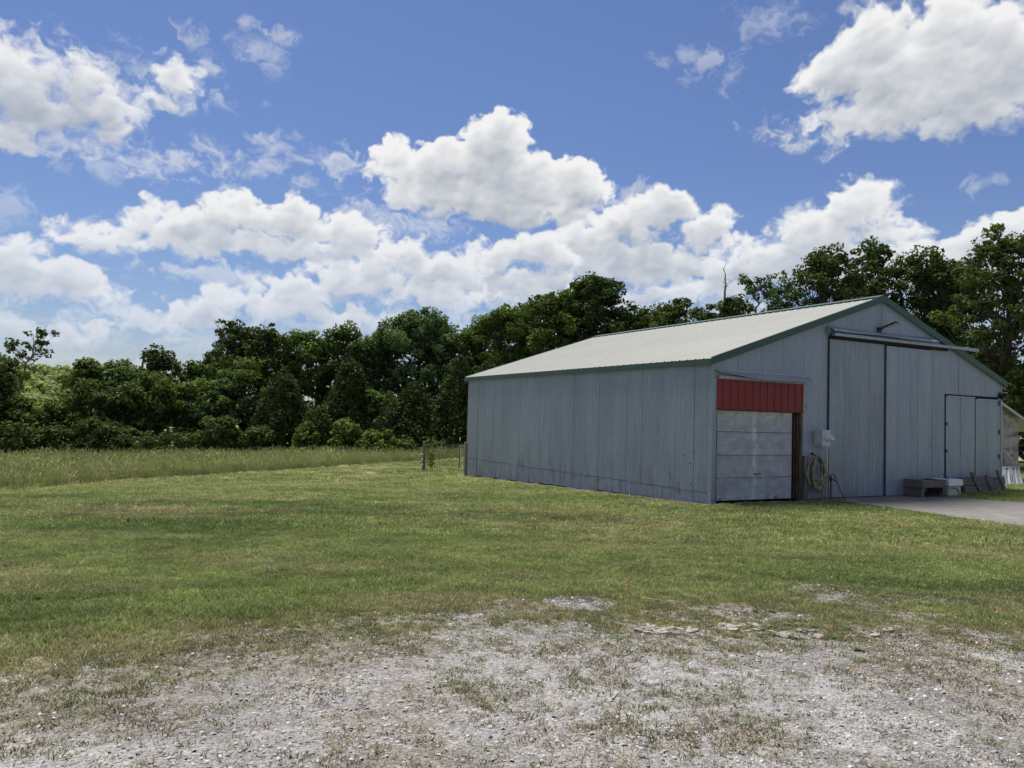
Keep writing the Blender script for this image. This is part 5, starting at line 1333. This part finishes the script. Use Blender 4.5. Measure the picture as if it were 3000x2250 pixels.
# ------------------------------------------------------------------ small things on the ground
def flag(px, py, label):
    x_, y_, z_ = G(px, py); z_ = float(gz(x_, y_)[0]); o = thing('marker_flag', label, 'marker flag', (x_, y_, z_), 0, 'orange markers in the grass')
    m = MB(); r = random.Random(px)
    for k in range(9):
        a = r.uniform(0, 6.28); m.tube([(0,0,0),(.018*math.cos(a),.018*math.sin(a),.03),(.05*math.cos(a),.05*math.sin(a),.05+r.uniform(-.01,.02))], [.004,.007,.004], 4)
    m.build('bristles', M['orange'], o); return o
flag(1843, 1712, 'orange ground marker near the bare patch in the lawn'); flag(2915, 1796, 'orange ground marker at the right edge of the lawn')
def flat_stones(px, py, wx, n, seed, label, name='broken_slab', m_='rock', dark=False):
    x0, y0, z0 = G(px, py); o = thing(name, label, 'rubble', (x0, y0, float(gz(x0, y0)[0])), 0); r = random.Random(seed)
    for k in range(n):
        cx, cy = r.uniform(-wx, wx), r.uniform(-.13, .13); s = r.uniform(.015, .06)*(1.3 if k % 5 == 0 else 1); a0 = r.uniform(0, 6)
        poly = [(cx+s*r.uniform(.6, 1.3)*math.cos(a0+j*1.05), cy+s*.75*r.uniform(.6, 1.3)*math.sin(a0+j*1.05)) for j in range(6)]
        zz = float(gz(x0+cx, y0+cy)[0])-float(gz(x0, y0)[0]); t = r.uniform(.003, .022)
        mm_ = MB(); mm_.prism(poly, zz-.02, zz+t, lambda a, b, d, q1=r.uniform(-.25,.25), q2=r.uniform(-.2,.2): (a, b, d+q1*(a-cx)+q2*(b-cy))); mm_.build('stone', M[m_], o, bevel=.003)
    return o
flat_stones(1955, 1843, .24, 60, 1, 'cluster of flat broken stones at the edge of the gravel', m_='rock')
flat_stones(2150, 1832, .24, 40, 2, 'second cluster of flat broken stones, right of the first')
flat_stones(2330, 1853, .20, 18, 3, 'few flat broken stones at the right end of the row')
flat_stones(2580, 1860, .16, 12, 4, 'small flat stones at the edge of the right gravel')
def lying(px, py, pts, r, mt_, name, label, cat):
    x0, y0, _ = G(px, py); z0 = float(gz(x0, y0)[0]); o = MB().tube([(a, b, float(gz(x0+a, y0+b)[0])-z0+c) for a, b, c in pts], r, 5).build(name, M[mt_], None); o.location = (x0, y0, z0); return tag(o, label, cat)
lying(1945, 1765, [(-.22,.12,.02),(-.1,.03,.025),(.0,.0,.03),(.06,.03,.03),(.12,-.03,.03),(.02,-.02,.03),(.10,-.08,.02)], .0035, 'rope', 'twine', 'loose loop of pale twine lying in the lawn', 'twine')
lying(920, 2020, [(-.12,.08,.012),(-.02,.03,.02),(.16,-.04,.012)], .004, 'straw', 'stick', 'pale dry stick lying on the gravel left of centre', 'stick')
lying(905, 2008, [(-.05,-.02,.02),(.03,.06,.02)], .003, 'straw', 'stick', 'short dry stalk crossing the longer stick', 'stick')
lying(1190, 1925, [(-.08,.0,.01),(.1,.01,.012)], .004, 'post', 'stick', 'dark thin twig at the upper edge of the gravel', 'stick')
lying(200, 2235, [(-.05,-.03,.01),(.06,.05,.02)], .003, 'straw', 'stick', 'pale stalk at the lower left of the gravel', 'stick')
def rock(px, py, s, seed, label):
    x0, y0, _ = G(px, py); me_ = stone_mesh('stone', seed).copy(); me_.materials.clear(); me_.materials.append(M['rock']); o = link('stone', me_); o.location = (x0, y0, float(gz(x0, y0)[0])); o.scale = (s*1.5, s, s*.7); return tag(o, label, 'stone')
rock(655, 1968, .028, 201, 'pale flat stone at the left edge of the gravel')
rock(1100, 1836, .022, 202, 'small white stone in the dry grass left of centre')
rock(2095, 2170, .030, 203, 'flat brown stone in the gravel below the rubble')
rock(2475, 2195, .024, 204, 'whitish stone at the lower right of the gravel')
